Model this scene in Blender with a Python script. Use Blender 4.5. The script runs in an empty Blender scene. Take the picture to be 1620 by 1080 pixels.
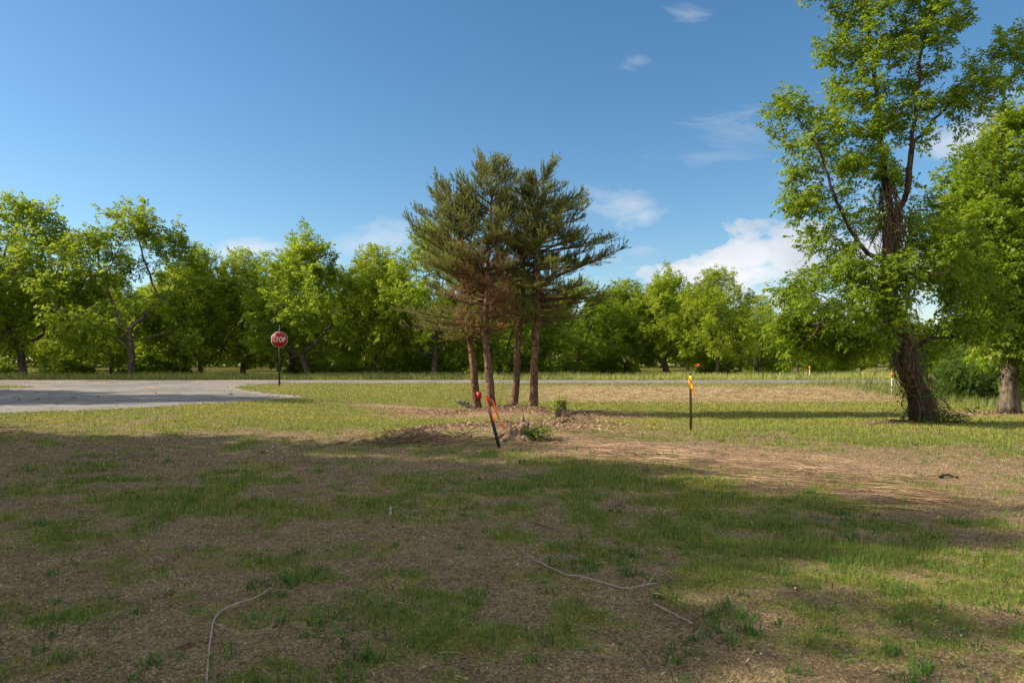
import bpy, math, random
import numpy as np
from mathutils import Vector, geometry
PI = math.pi
rad = math.radians
F = 1080.0; HY = 566.0; CZ = 1.6
scene = bpy.context.scene
C = scene.collection

def at(px, py, d):
    return np.array([(px-810)/F*d, d, CZ-(py-HY)/F*d])

# ------------------------------------------------------------------ helpers
def build(name, mat, V, F4=None, F3=None, attrs=None, parent=None, smooth=False, loc=None, link=True):
    V = np.asarray(V, dtype=np.float32).reshape(-1, 3)
    if loc is not None:
        V = V - np.asarray(loc, dtype=np.float32)
    me = bpy.data.meshes.new(name)
    n4 = 0 if F4 is None or len(F4) == 0 else len(F4)
    n3 = 0 if F3 is None or len(F3) == 0 else len(F3)
    loops = []
    if n4: loops.append(np.asarray(F4, dtype=np.int32).ravel())
    if n3: loops.append(np.asarray(F3, dtype=np.int32).ravel())
    L = np.concatenate(loops)
    me.vertices.add(len(V)); me.vertices.foreach_set('co', V.ravel())
    me.loops.add(len(L)); me.loops.foreach_set('vertex_index', L)
    me.polygons.add(n4+n3)
    st = np.concatenate([np.arange(n4)*4, n4*4+np.arange(n3)*3]).astype(np.int32)
    me.polygons.foreach_set('loop_start', st)
    if smooth:
        me.polygons.foreach_set('use_smooth', np.ones(n4+n3, dtype=bool))
    me.update(calc_edges=True)
    if attrs:
        for k, a in attrs.items():
            a = np.asarray(a, dtype=np.float32)
            if a.ndim == 1:
                at_ = me.attributes.new(k, 'FLOAT', 'POINT'); at_.data.foreach_set('value', a)
            else:
                at_ = me.attributes.new(k, 'FLOAT_COLOR', 'POINT')
                if a.shape[1] == 3: a = np.hstack([a, np.ones((len(a), 1), np.float32)])
                at_.data.foreach_set('color', a.ravel())
    if mat: me.materials.append(mat)
    ob = bpy.data.objects.new(name, me)
    if link: C.objects.link(ob)
    if parent: ob.parent = parent
    return ob

class Acc:
    def __init__(s): s.V = []; s.Q = []; s.T = []; s.A = {}; s.n = 0
    def add(s, V, Q=None, T=None, **attrs):
        V = np.asarray(V, float).reshape(-1, 3)
        if Q is not None and len(Q): s.Q.append(np.asarray(Q)+s.n)
        if T is not None and len(T): s.T.append(np.asarray(T)+s.n)
        for k, a in attrs.items():
            s.A.setdefault(k, []).append(np.asarray(a, float))
        s.V.append(V); s.n += len(V)
    def build(s, name, mat, parent=None, smooth=False, loc=None):
        V = np.concatenate(s.V)
        return build(name, mat, V, np.concatenate(s.Q) if s.Q else None, np.concatenate(s.T) if s.T else None,
                     {k: np.concatenate(a) for k, a in s.A.items()}, parent, smooth, loc)

def tag(o, label=None, cat=None, group=None, kind=None):
    if label: o['label'] = label
    if cat: o['category'] = cat
    if group: o['group'] = group
    if kind: o['kind'] = kind
    return o
def empty(name, loc, label, cat, group=None):
    o = bpy.data.objects.new(name, None); C.objects.link(o); o.location = [float(v) for v in loc]
    o.empty_display_size = .2
    return tag(o, label, cat, group)
def copy_tree(root):
    r = root.copy(); C.objects.link(r)
    for ch in [o for o in C.objects if o.parent == root]:
        c = ch.copy(); C.objects.link(c); c.parent = r
        for g in [o for o in C.objects if o.parent == ch]:
            d = g.copy(); C.objects.link(d); d.parent = c
    return r

def nrm(v):
    return v/np.maximum(np.linalg.norm(v, axis=-1, keepdims=True), 1e-9)

def tube(P, R, k=6, wob=0, rng=None, cap=True):
    P = np.asarray(P, float); R = np.asarray(R, float); n = len(P)
    T = nrm(np.gradient(P, axis=0))
    ref = np.array([1., 0, 0]) if abs(T[0][0]) < .8 else np.array([0, 1., 0])
    a = np.arange(k)*2*PI/k
    V = np.zeros((n, k, 3)); u = ref
    for i in range(n):
        u = u - T[i]*np.dot(u, T[i]); u = u/(np.linalg.norm(u)+1e-9)
        w = np.cross(T[i], u)
        r = R[i]*np.ones(k)
        if wob and rng is not None: r = r*(1+wob*rng.normal(size=k))
        V[i] = P[i]+r[:, None]*(np.cos(a)[:, None]*u+np.sin(a)[:, None]*w)
    idx = np.arange(n*k).reshape(n, k)
    nx = np.roll(idx, -1, axis=1)
    Q = np.stack([idx[:-1], nx[:-1], nx[1:], idx[1:]], -1).reshape(-1, 4)
    V = V.reshape(-1, 3); T3 = None
    if cap:
        V = np.vstack([V, P[0][None], P[-1][None]])
        b = n*k
        T3 = [[b, int(nx[0][j]), int(idx[0][j])] for j in range(k)]+[[b+1, int(idx[-1][j]), int(nx[-1][j])] for j in range(k)]
    return V, Q, T3

def boxV(cx, cy, cz, sx, sy, sz):
    x, y, z = sx/2, sy/2, sz/2
    V = np.array([[a*x, b*y, c*z] for c in (-1, 1) for b in (-1, 1) for a in (-1, 1)])+np.array([cx, cy, cz])
    Q = [[0, 2, 3, 1], [4, 5, 7, 6], [0, 1, 5, 4], [2, 6, 7, 3], [0, 4, 6, 2], [1, 3, 7, 5]]
    return V, Q

# ------------------------------------------------------------------ noise
_t = np.random.RandomState(5).rand(256, 256)
def vn(x, y):
    xi = np.floor(x).astype(int); yi = np.floor(y).astype(int)
    fx = x-xi; fy = y-yi; fx = fx*fx*(3-2*fx); fy = fy*fy*(3-2*fy)
    g = lambda a, b: _t[a & 255, b & 255]
    return (g(xi, yi)*(1-fx)+g(xi+1, yi)*fx)*(1-fy)+(g(xi, yi+1)*(1-fx)+g(xi+1, yi+1)*fx)*fy
def fbm(x, y, o=4):
    s = 0; a = .5; t = 0
    for i in range(o):
        s = s+a*vn(x*2**i+17.3*i, y*2**i+9.1*i); t += a; a *= .55
    return s/t
def ss(a, b, x):
    t = np.clip((x-a)/(b-a), 0, 1); return t*t*(3-2*t)

# ------------------------------------------------------------------ asphalt outline (side road joining the main road)
SIDE = [(-14.2, 41.6), (-14.7, 39.2), (-15.0, 37.4), (-14.6, 35.8), (-13.4, 33.8), (-11.6, 31.4), (-9.9, 29.6), (-8.6, 28.7), (-8.8, 27.6), (-9.8, 25.2),
        (-11.2, 22.6), (-12.6, 21.0), (-14.9, 19.5), (-20, 16.6), (-30, 11.5), (-60, -6), (-85, -20), (-95, -4), (-60, 15), (-40, 26.5), (-31, 31.8),
        (-27.2, 34.2), (-25.4, 35.6), (-25.6, 36.9), (-28.5, 38.2), (-33, 39.6), (-40, 41.6)]
def densify(poly, step, amp, seed):
    rng = np.random.RandomState(seed); out = []
    for i in range(len(poly)):
        a = np.array(poly[i]); b = np.array(poly[(i+1) % len(poly)])
        n = max(1, int(np.linalg.norm(b-a)/step))
        for j in range(n):
            p = a+(b-a)*j/n
            out.append(p)
    out = np.array(out)
    nn = fbm(out[:, 0]*1.6, out[:, 1]*1.6, 3)-.5
    n2 = fbm(out[:, 0]*1.6+40, out[:, 1]*1.6+9, 3)-.5
    k = (out[:, 1] < 41)*1.0
    out[:, 0] += nn*amp*2*k; out[:, 1] += n2*amp*2*k
    return out
SIDEP = densify(SIDE, .35, .35, 1)
_SP = np.array(SIDE)
def sd_poly(x, y, P=_SP):
    shp = x.shape; x = x.ravel(); y = y.ravel()
    d = np.full(x.shape, 1e9); ins = np.zeros(x.shape, bool)
    for i in range(len(P)):
        a = P[i]; b = P[(i+1) % len(P)]; e = b-a
        t = np.clip(((x-a[0])*e[0]+(y-a[1])*e[1])/(e@e), 0, 1)
        d = np.minimum(d, np.hypot(x-a[0]-t*e[0], y-a[1]-t*e[1]))
        c = ((a[1] <= y) != (b[1] <= y))
        with np.errstate(divide='ignore', invalid='ignore'):
            xi = a[0]+(y-a[1])/(e[1] if e[1] else 1e-9)*e[0]
        ins ^= c & (x < xi)
    return (np.where(ins, -d, d)).reshape(shp)

RD0, RD1 = 41.4, 47.6       # main road
def Hs(x, y):
    """terrain height"""
    x = np.asarray(x, float); y = np.asarray(y, float)
    z = .05*ss(30, 40, y)
    dx = ss(-11, -1.5, x-.15*(y-24))
    ditch = -.44*ss(12, 25, y)*(1-ss(30, 39.5, y))*dx
    right = -.25*ss(19, 25, x)*ss(24, 30, y)*(1-ss(36, 41, y))
    z = z+ditch+right
    soft = ss(.2, 1.8, sd_poly(x, y))*(1-ss(38, 40.5, y)*(1-ss(48.5, 51, y)))
    und = (fbm(x*.22+3, y*.22, 3)-.5)*.16*ss(4, 9, np.hypot(x, y))*(1-.75*ss(12, 17, y))
    fine = (fbm(x*2.2, y*2.2, 3)-.5)*.05+(fbm(x*7, y*7, 2)-.5)*.022*(np.hypot(x, y) < 30)
    z = z+soft*(und+fine)
    for (mx, my, r, h) in ((.15, 14.6, 1.9, .24), (1.25, 18.0, 1.5, .16), (-1.8, 14.5, 1.1, .08), (.1, 23.8, 2.1, .34), (11.0, 18.9, 1.4, .12), (18.5, 25, 3, .12)):
        z = z+h*np.exp(-((x-mx)**2+(y-my)**2)/r**2)
    return z
def hz(x, y): return float(Hs(np.array([x]), np.array([y]))[0])
_dd = 2.4*np.exp(np.linspace(0, math.log(60/2.4), 1500))
def on(px, py, it=8):
    """first ground point seen at a pixel"""
    X = (px-810)/F*_dd; rz = CZ-(py-HY)/F*_dd; k = np.where(rz <= Hs(X, _dd))[0]
    d = _dd[k[0]] if len(k) else 60.
    return np.array([(px-810)/F*d, d, hz((px-810)/F*d, d)])

def ell(x, y, cx, cy, rx, ry, a=0):
    c, s = math.cos(a), math.sin(a); u = (x-cx)*c+(y-cy)*s; v = -(x-cx)*s+(y-cy)*c
    return np.exp(-((u/rx)**2+(v/ry)**2))
def cover(x, y):
    """green cover 0..1, reddish litter 0..1, bare 0..1"""
    n = fbm(x*.8+11, y*.8+4, 4); n2 = fbm(x*.25, y*.25+30, 3); n3 = fbm(x*2.6+5, y*2.6, 3)
    g = .53+1.1*(n-.5)+1.5*(n3-.5)+.6*(n2-.5)
    g = g+.34*ell(x, y, 1.7, 8.2, 2.6, 2.6)+.22*ell(x, y, 1.3, 5.2, 1.6, 1.2)-.22*ell(x, y, -1.6, 7.6, 1.9, 2.8)-.25*ell(x, y, -2.2, 11, 2.0, 1.0)
    g = g+.26*ss(10.5, 15, y)+.22*ss(17, 23, y)-.1*ss(3, 9, -x)*(y < 16)-.05*(1-ss(10, 12.5, y))-.42*ell(x, y, -5, 14.8, 7, 2.0)-.15*ell(x, y, 6, 9, 2.5, 4)
    lit = .85*ell(x, y, 3.0, 11.2, 3.6, 1.15, -.55)+.75*ell(x, y, .4, 14.3, 2.3, .7)+.6*ell(x, y, 1.6, 17, 2.2, 1.0)
    lit = lit+1.7*ell(x, y, .4, 23.7, 3.6, 1.8)+1.2*ell(x, y, -3.4, 26, 2.6, 1.0, -.3)+.9*ell(x, y, 10.8, 18.6, 1.3, .8)+.9*ell(x, y, 17.6, 24, 3.4, 1.0)
    lit = np.clip(lit*(.25+1.5*n3), 0, 1)
    emb = ss(30.6, 31.8, y+.8*(n-.5))*(1-ss(37.6, 39.3, y+.8*(n2-.5)))*ss(-3, 3.5, x+1.5*(n-.5))*(1-ss(18, 20, x))
    emb = emb*(.75+.5*(n3-.3))
    lit = np.clip(np.maximum(lit, 0), 0, 1)
    g = np.clip(g*(1-.95*lit)*(1-.75*np.clip(emb, 0, 1)), 0, 1)
    return g, lit, np.clip(emb, 0, 1)

# ------------------------------------------------------------------ materials
def mat(name):
    m = bpy.data.materials.new(name); m.use_nodes = True
    nt = m.node_tree; nt.nodes.clear()
    out = nt.nodes.new('ShaderNodeOutputMaterial')
    return m, nt, out
def N(nt, t, **kw):
    n = nt.nodes.new(t)
    for k, v in kw.items(): setattr(n, k, v)
    return n
def noise(nt, scale, detail=4, rough=.6, vec=None, dist=0):
    n = N(nt, 'ShaderNodeTexNoise'); n.inputs['Scale'].default_value = scale; n.inputs['Detail'].default_value = detail
    n.inputs['Roughness'].default_value = rough; n.inputs['Distortion'].default_value = dist
    if vec: nt.links.new(vec, n.inputs['Vector'])
    return n
def ramp(nt, fac, stops, interp='LINEAR'):
    r = N(nt, 'ShaderNodeValToRGB'); r.color_ramp.interpolation = interp
    e = r.color_ramp.elements
    while len(e) < len(stops): e.new(.5)
    for el, (p, c) in zip(e, stops):
        el.position = p; el.color = (*c, 1) if len(c) == 3 else c
    nt.links.new(fac, r.inputs['Fac']); return r
def mixc(nt, a, b, fac, blend='MIX'):
    m = N(nt, 'ShaderNodeMix', data_type='RGBA', blend_type=blend)
    for s, v in ((6, a), (7, b), (0, fac)):
        if hasattr(v, 'is_linked') or isinstance(v, bpy.types.NodeSocket): nt.links.new(v, m.inputs[s])
        else: m.inputs[s].default_value = v if s == 0 else (*v, 1)
    return m.outputs[2]
def math_(nt, op, a, b=None, clamp=False):
    m = N(nt, 'ShaderNodeMath', operation=op, use_clamp=clamp)
    for i, v in enumerate((a, b)):
        if v is None: continue
        if isinstance(v, bpy.types.NodeSocket): nt.links.new(v, m.inputs[i])
        else: m.inputs[i].default_value = v
    return m.outputs[0]
def bump(nt, h, strength, dist):
    b = N(nt, 'ShaderNodeBump'); b.inputs['Strength'].default_value = strength; b.inputs['Distance'].default_value = dist
    nt.links.new(h, b.inputs['Height']); return b.outputs[0]
def princ(nt, out, col, rough=.8, nor=None, spec=.3, metal=0):
    p = N(nt, 'ShaderNodeBsdfPrincipled'); p.inputs['Roughness'].default_value = rough
    p.inputs['Specular IOR Level'].default_value = spec; p.inputs['Metallic'].default_value = metal
    if isinstance(col, bpy.types.NodeSocket): nt.links.new(col, p.inputs['Base Color'])
    else: p.inputs['Base Color'].default_value = (*col, 1)
    if nor: nt.links.new(nor, p.inputs['Normal'])
    if out: nt.links.new(p.outputs[0], out.inputs[0])
    return p
def objco(nt): return N(nt, 'ShaderNodeTexCoord').outputs['Object']
def geopos(nt): return N(nt, 'ShaderNodeNewGeometry').outputs['Position']

def leaf_mat(name, stops, trans=.54, tcol=(.42, .52, .03), rnd=.30):
    m, nt, out = mat(name)
    a = N(nt, 'ShaderNodeAttribute', attribute_name='v')
    oi = N(nt, 'ShaderNodeObjectInfo')
    v = math_(nt, 'ADD', a.outputs['Fac'], math_(nt, 'MULTIPLY', math_(nt, 'SUBTRACT', oi.outputs['Random'], .5), rnd))
    r = ramp(nt, v, stops)
    d = princ(nt, None, r.outputs[0], .5, None, .3)
    t = N(nt, 'ShaderNodeBsdfTranslucent')
    tc = mixc(nt, r.outputs[0], tcol, .45)
    nt.links.new(tc, t.inputs[0])
    mx = N(nt, 'ShaderNodeMixShader'); mx.inputs[0].default_value = trans
    nt.links.new(d.outputs[0], mx.inputs[1]); nt.links.new(t.outputs[0], mx.inputs[2])
    nt.links.new(mx.outputs[0], out.inputs[0])
    return m
def attr_mat(name, trans=.3, rough=.7):
    m, nt, out = mat(name)
    a = N(nt, 'ShaderNodeAttribute', attribute_name='col')
    d = princ(nt, None, a.outputs['Color'], rough, None, .2)
    t = N(nt, 'ShaderNodeBsdfTranslucent'); nt.links.new(a.outputs['Color'], t.inputs[0])
    mx = N(nt, 'ShaderNodeMixShader'); mx.inputs[0].default_value = trans
    nt.links.new(d.outputs[0], mx.inputs[1]); nt.links.new(t.outputs[0], mx.inputs[2])
    nt.links.new(mx.outputs[0], out.inputs[0])
    return m
def bark_mat(name, c0, c1, c2, scale=6, stretch=.35, bs=.9, bd=.03):
    m, nt, out = mat(name)
    mp = N(nt, 'ShaderNodeMapping'); nt.links.new(objco(nt), mp.inputs[0]); mp.inputs['Scale'].default_value = (1, 1, stretch)
    n = noise(nt, scale*2.5, 6, .65, mp.outputs[0], .4)
    vo = N(nt, 'ShaderNodeTexVoronoi', feature='DISTANCE_TO_EDGE'); vo.inputs['Scale'].default_value = scale*2.2
    wv = N(nt, 'ShaderNodeVectorMath', operation='ADD')
    sc = N(nt, 'ShaderNodeVectorMath', operation='SCALE'); nt.links.new(n.outputs['Color'], sc.inputs[0]); sc.inputs['Scale'].default_value = .12
    nt.links.new(mp.outputs[0], wv.inputs[0]); nt.links.new(sc.outputs[0], wv.inputs[1]); nt.links.new(wv.outputs[0], vo.inputs['Vector'])
    big = noise(nt, 1.3, 3, .5, objco(nt))
    r = ramp(nt, n.outputs['Fac'], [(.3, c0), (.5, c1), (.72, c2)])
    cr = ramp(nt, vo.outputs['Distance'], [(0, (.35, .35, .35)), (.12, (1, 1, 1))])
    col = mixc(nt, r.outputs[0], cr.outputs[0], .8, 'MULTIPLY')
    bg = ramp(nt, big.outputs['Fac'], [(.3, (.6, .6, .62)), (.7, (1.15, 1.1, 1.05))])
    col = mixc(nt, col, bg.outputs[0], .8, 'MULTIPLY')
    h = math_(nt, 'ADD', math_(nt, 'MINIMUM', vo.outputs['Distance'], .2), math_(nt, 'MULTIPLY', n.outputs['Fac'], .3))
    princ(nt, out, col, .9, bump(nt, h, bs, bd), .15)
    return m
def simple(name, c, rough=.6, var=.25, scale=20, spec=.3, bs=.2, metal=0):
    m, nt, out = mat(name)
    n = noise(nt, scale, 5, .6, objco(nt))
    lo = tuple(v*(1-var) for v in c); hi = tuple(min(1, v*(1+var)) for v in c)
    r = ramp(nt, n.outputs['Fac'], [(.3, lo), (.7, hi)])
    princ(nt, out, r.outputs[0], rough, bump(nt, n.outputs['Fac'], bs, .004), spec, metal)
    return m

PECAN_STOPS = [(0, (.040, .080, .008)), (.35, (.105, .180, .012)), (.7, (.21, .30, .014)), (.93, (.33, .40, .020)), (1, (.40, .38, .035))]
M = {}
M['leaf_far'] = leaf_mat('pecan_leaf_far', PECAN_STOPS)
M['leaf_near'] = leaf_mat('pecan_leaf', [(0, (.034, .072, .010)), (.4, (.11, .19, .012)), (.75, (.20, .30, .016)), (.95, (.29, .36, .022)), (1, (.33, .30, .04))])
M['leaf_dark'] = leaf_mat('dark_leaf', [(0, (.018, .046, .009)), (.5, (.045, .100, .013)), (1, (.11, .19, .02))], .35)
M['needle'] = attr_mat('pine_needle', .40, .55)
M['grass'] = attr_mat('grass_blade', .35, .65)
M['bark_pecan'] = bark_mat('pecan_bark', (.05, .04, .03), (.135, .112, .085), (.26, .23, .19), 3.2)
M['bark_near'] = bark_mat('vine_tree_bark', (.022, .015, .010), (.060, .042, .030), (.13, .10, .075), 5)
M['bark_pine'] = bark_mat('pine_bark', (.045, .026, .018), (.165, .098, .065), (.32, .21, .145), 5, .5)
M['wood_stump'] = bark_mat('stump_wood', (.07, .045, .03), (.21, .15, .10), (.40, .31, .22), 5, .25)
M['char'] = simple('charred_wood', (.014, .012, .012), .8, .5, 12)
M['twig'] = simple('dead_twig', (.30, .27, .235), .8, .3, 30)
M['twig_brown'] = simple('brown_twig', (.15, .105, .07), .85, .35, 30)
M['vine'] = simple('dry_vine', (.13, .095, .065), .9, .5, 9)
M['post_green'] = simple('dark_green_painted_steel', (.012, .030, .028), .45, .3, 30)
M['post_brown'] = simple('rusty_painted_steel', (.05, .032, .026), .6, .4, 30)
M['post_sign'] = simple('weathered_sign_post', (.030, .026, .020), .6, .4, 10)
M['orange'] = simple('orange_flagging', (.80, .13, .012), .5, .12, 30)
M['orange2'] = simple('yellow_orange_flagging', (.85, .30, .010), .5, .12, 30)
M['yellow'] = simple('yellow_flagging', (.85, .55, .015), .5, .15, 30)
M['redtag'] = simple('red_tag', (.36, .022, .015), .45, .12, 30)
M['signred'] = simple('sign_red', (.27, .012, .010), .6, .12, 6)
M['signwhite'] = simple('sign_white', (.50, .50, .49), .45, .08, 6)
M['signback'] = simple('sign_aluminium', (.4, .4, .4), .4, .1, 6, metal=.8)
M['teal'] = simple('street_blade_green', (.02, .30, .22), .4, .1, 6)
M['white_post'] = simple('white_post_plastic', (.6, .6, .57), .5, .2, 10)
M['chip'] = attr_mat('litter', .1, .85)

def ground_mat():
    m, nt, out = mat('ground_soil_and_thatch')
    pos = geopos(nt)
    g = N(nt, 'ShaderNodeAttribute', attribute_name='g'); l = N(nt, 'ShaderNodeAttribute', attribute_name='l'); e = N(nt, 'ShaderNodeAttribute', attribute_name='e')
    n1 = noise(nt, 55, 6, .7, pos, .6); n2 = noise(nt, 9, 5, .6, pos); n3 = noise(nt, 1.7, 4, .6, pos)
    th = ramp(nt, n1.outputs['Fac'], [(.34, (.045, .033, .020)), (.48, (.18, .135, .080)), (.60, (.36, .28, .17)), (.72, (.60, .49, .32))])
    t2 = ramp(nt, n2.outputs['Fac'], [(.3, (.70, .68, .66)), (.7, (1.15, 1.1, 1.0))])
    th2 = mixc(nt, th.outputs[0], t2.outputs[0], 1, 'MULTIPLY')
    gr = ramp(nt, n1.outputs['Fac'], [(.3, (.060, .075, .014)), (.5, (.17, .18, .035)), (.7, (.33, .30, .09))])
    gf = math_(nt, 'ADD', g.outputs['Fac'], math_(nt, 'MULTIPLY', math_(nt, 'SUBTRACT', n2.outputs['Fac'], .5), 1.4))
    gm = ramp(nt, gf, [(.35, (0, 0, 0)), (.75, (.85, .85, .85))])
    col = mixc(nt, th2, gr.outputs[0], gm.outputs[0])
    li = ramp(nt, n1.outputs['Fac'], [(.30, (.12, .075, .048)), (.48, (.32, .215, .135)), (.7, (.56, .42, .28))])
    col = mixc(nt, col, li.outputs[0], l.outputs['Fac'])
    n4 = noise(nt, 2.6, 6, .75, pos, .5)
    em = ramp(nt, n4.outputs['Fac'], [(.36, (.13, .085, .05)), (.48, (.34, .245, .135)), (.60, (.46, .36, .20)), (.68, (.30, .31, .09))])
    col = mixc(nt, col, em.outputs[0], math_(nt, 'MULTIPLY', e.outputs['Fac'], .85))
    v3 = ramp(nt, n3.outputs['Fac'], [(.3, (.82, .82, .82)), (.7, (1.1, 1.1, 1.1))])
    col = mixc(nt, col, v3.outputs[0], 1, 'MULTIPLY')
    h = math_(nt, 'ADD', n1.outputs['Fac'], math_(nt, 'MULTIPLY', n2.outputs['Fac'], 1.5))
    princ(nt, out, col, .95, bump(nt, h, .9, .02), .1)
    return m
def asphalt_mat():
    m, nt, out = mat('asphalt')
    pos = geopos(nt)
    n1 = noise(nt, 40, 5, .7, pos); n2 = noise(nt, .8, 5, .6, pos); vo = N(nt, 'ShaderNodeTexVoronoi'); vo.inputs['Scale'].default_value = 60; nt.links.new(pos, vo.inputs['Vector'])
    c = ramp(nt, n1.outputs['Fac'], [(.3, (.13, .124, .12)), (.7, (.28, .268, .255))])
    b = ramp(nt, n2.outputs['Fac'], [(.3, (.80, .80, .82)), (.7, (1.15, 1.13, 1.1))])
    col = mixc(nt, c.outputs[0], b.outputs[0], 1, 'MULTIPLY')
    ck = N(nt, 'ShaderNodeTexVoronoi', feature='DISTANCE_TO_EDGE'); ck.inputs['Scale'].default_value = .55
    wv = N(nt, 'ShaderNodeVectorMath', operation='ADD'); nz = noise(nt, 1.5, 5, .6, pos); nt.links.new(pos, wv.inputs[0]); nt.links.new(nz.outputs['Color'], wv.inputs[1]); nt.links.new(wv.outputs[0], ck.inputs['Vector'])
    cr = ramp(nt, ck.outputs['Distance'], [(.0, (.35, .35, .35)), (.022, (1, 1, 1))])
    col = mixc(nt, col, cr.outputs[0], .9, 'MULTIPLY')
    pt = noise(nt, .25, 2, .4, pos); pr = ramp(nt, pt.outputs['Fac'], [(.50, (1, 1, 1)), (.53, (.78, .78, .8))])
    col = mixc(nt, col, pr.outputs[0], .8, 'MULTIPLY')
    e = N(nt, 'ShaderNodeAttribute', attribute_name='edge')
    ef = math_(nt, 'ADD', e.outputs['Fac'], math_(nt, 'MULTIPLY', math_(nt, 'SUBTRACT', n2.outputs['Fac'], .5), 1.2))
    er = ramp(nt, ef, [(.4, (0, 0, 0)), (.9, (.9, .9, .9))])
    sand = ramp(nt, n1.outputs['Fac'], [(.3, (.18, .15, .115)), (.7, (.34, .295, .24))])
    col = mixc(nt, col, sand.outputs[0], er.outputs[0])
    princ(nt, out, col, .88, bump(nt, n1.outputs['Fac'], .5, .01), .2)
    return m
def paint_mat(name, c):
    m, nt, out = mat(name)
    pos = geopos(nt); n = noise(nt, 3, 6, .75, pos)
    r = ramp(nt, n.outputs['Fac'], [(.35, (.15, .15, .155)), (.6, c)])
    princ(nt, out, r.outputs[0], .8, None, .2)
    return m
M['ground'] = ground_mat(); M['asphalt'] = asphalt_mat()
M['paint_white'] = paint_mat('worn_white_paint', (.55, .55, .53)); M['paint_yellow'] = paint_mat('worn_yellow_paint', (.5, .30, .05)); M['paint_orange'] = paint_mat('orange_utility_paint', (.5, .26, .10))

# ------------------------------------------------------------------ camera
cam_d = bpy.data.cameras.new('camera'); cam = bpy.data.objects.new('camera', cam_d); C.objects.link(cam)
cam.location = (0, 0, CZ); cam.rotation_euler = (rad(90), 0, 0)
cam_d.lens = 24; cam_d.sensor_width = 36; cam_d.shift_y = (HY-540)/1620.0; cam_d.clip_end = 5000
cam_d.dof.use_dof = True; cam_d.dof.focus_distance = 19; cam_d.dof.aperture_fstop = 4
scene.camera = cam

# ------------------------------------------------------------------ ground
def sgrid(lo, hi, n, a, c=0):
    u = np.linspace(math.asinh((lo-c)/a), math.asinh((hi-c)/a), n); return c+a*np.sinh(u)
gx = sgrid(-700, 700, 620, 3.5); gy = sgrid(-150, 1400, 640, 3.5, 2)
GX, GY = np.meshgrid(gx, gy)
GZ = Hs(GX, GY)
g_, l_, e_ = cover(GX, GY)
ii = np.arange(GX.size).reshape(GX.shape)
Q = np.stack([ii[:-1, :-1], ii[:-1, 1:], ii[1:, 1:], ii[1:, :-1]], -1).reshape(-1, 4)
gd = build('ground', M['ground'], np.stack([GX, GY, GZ], -1), Q, None, {'g': g_.ravel(), 'l': l_.ravel(), 'e': e_.ravel()}, smooth=True)
tag(gd, kind='structure')

# side road
pts = [Vector(p) for p in SIDEP]; nb = len(pts)
xs, ys = np.meshgrid(np.arange(-94, -8, .8), np.arange(-20, 42, .8)); sdv = sd_poly(xs, ys)
inn = np.stack([xs[sdv < -.5], ys[sdv < -.5]], -1)
allp = pts+[Vector(p) for p in inn]
res = geometry.delaunay_2d_cdt(allp, [], [list(range(nb))], 1, 1e-4)
RV = np.array([[v.x, v.y] for v in res[0]]); tri = [f for f in res[2] if len(f) == 3]
edge = 1-np.clip(-sd_poly(RV[:, 0], RV[:, 1])/1.3, 0, 1)
edge[RV[:, 1] > 39.8] = 0
RZ = Hs(RV[:, 0], RV[:, 1])+.012
sr = build('side_road', M['asphalt'], np.column_stack([RV, RZ]), None, tri, {'edge': edge}, smooth=True); tag(sr, kind='structure')
# main road, slightly crowned
def strip(name, m, y0, y1, zoff, x0=-220, x1=260, step=2, kind=True, edge=False):
    xs = np.arange(x0, x1+step, step); ny = 9
    ys = np.linspace(y0, y1, ny); X, Y = np.meshgrid(xs, ys)
    Z = .05+.07*(1-((Y-(RD0+RD1)/2)/((RD1-RD0)/2))**2)+zoff
    if edge: Y = Y+np.where((Y == y0) | (Y == y1), (fbm(X*.9, Y, 2)-.5)*.35, 0)
    i = np.arange(X.size).reshape(X.shape)
    Q = np.stack([i[:-1, :-1], i[:-1, 1:], i[1:, 1:], i[1:, :-1]], -1).reshape(-1, 4)
    o = build(name, m, np.stack([X, Y, Z], -1), Q, None, {'edge': np.zeros(X.size)}, smooth=True)
    if kind: tag(o, kind='structure')
    return o
strip('main_road', M['asphalt'], RD0, RD1, .016, edge=True)
strip('road_edge_line', M['paint_white'], RD0+.30, RD0+.43, .021, -13.5, 260)
strip('road_edge_line', M['paint_white'], RD1-.43, RD1-.30, .021)
strip('road_centre_line', M['paint_yellow'], 44.30, 44.42, .021)
strip('road_centre_line', M['paint_yellow'], 44.58, 44.70, .021)
# orange utility paint on the side road
a = Acc(); rng = np.random.RandomState(3)
for (px, py, w, h) in ((238, 613.5, .5, .5), (247, 614, .45, .7), (150, 604.5, 2.2, .3)):
    p = on(px, py); n = 14; t = np.arange(n)*2*PI/n; r = 1+.3*rng.normal(size=n)
    V = np.column_stack([p[0]+np.cos(t)*w*r/2, p[1]+np.sin(t)*h*r, np.zeros(n)]); V[:, 2] = Hs(V[:, 0], V[:, 1])+(.02 if p[1] < 41 else .10)
    V = np.vstack([V, [[p[0], p[1], hz(p[0], p[1])+(.02 if p[1] < 41 else .10)]]])
    a.add(V, None, [[n, i, (i+1) % n] for i in range(n)])
o = a.build('road_paint_mark', M['paint_orange']); tag(o, kind='structure')

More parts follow.
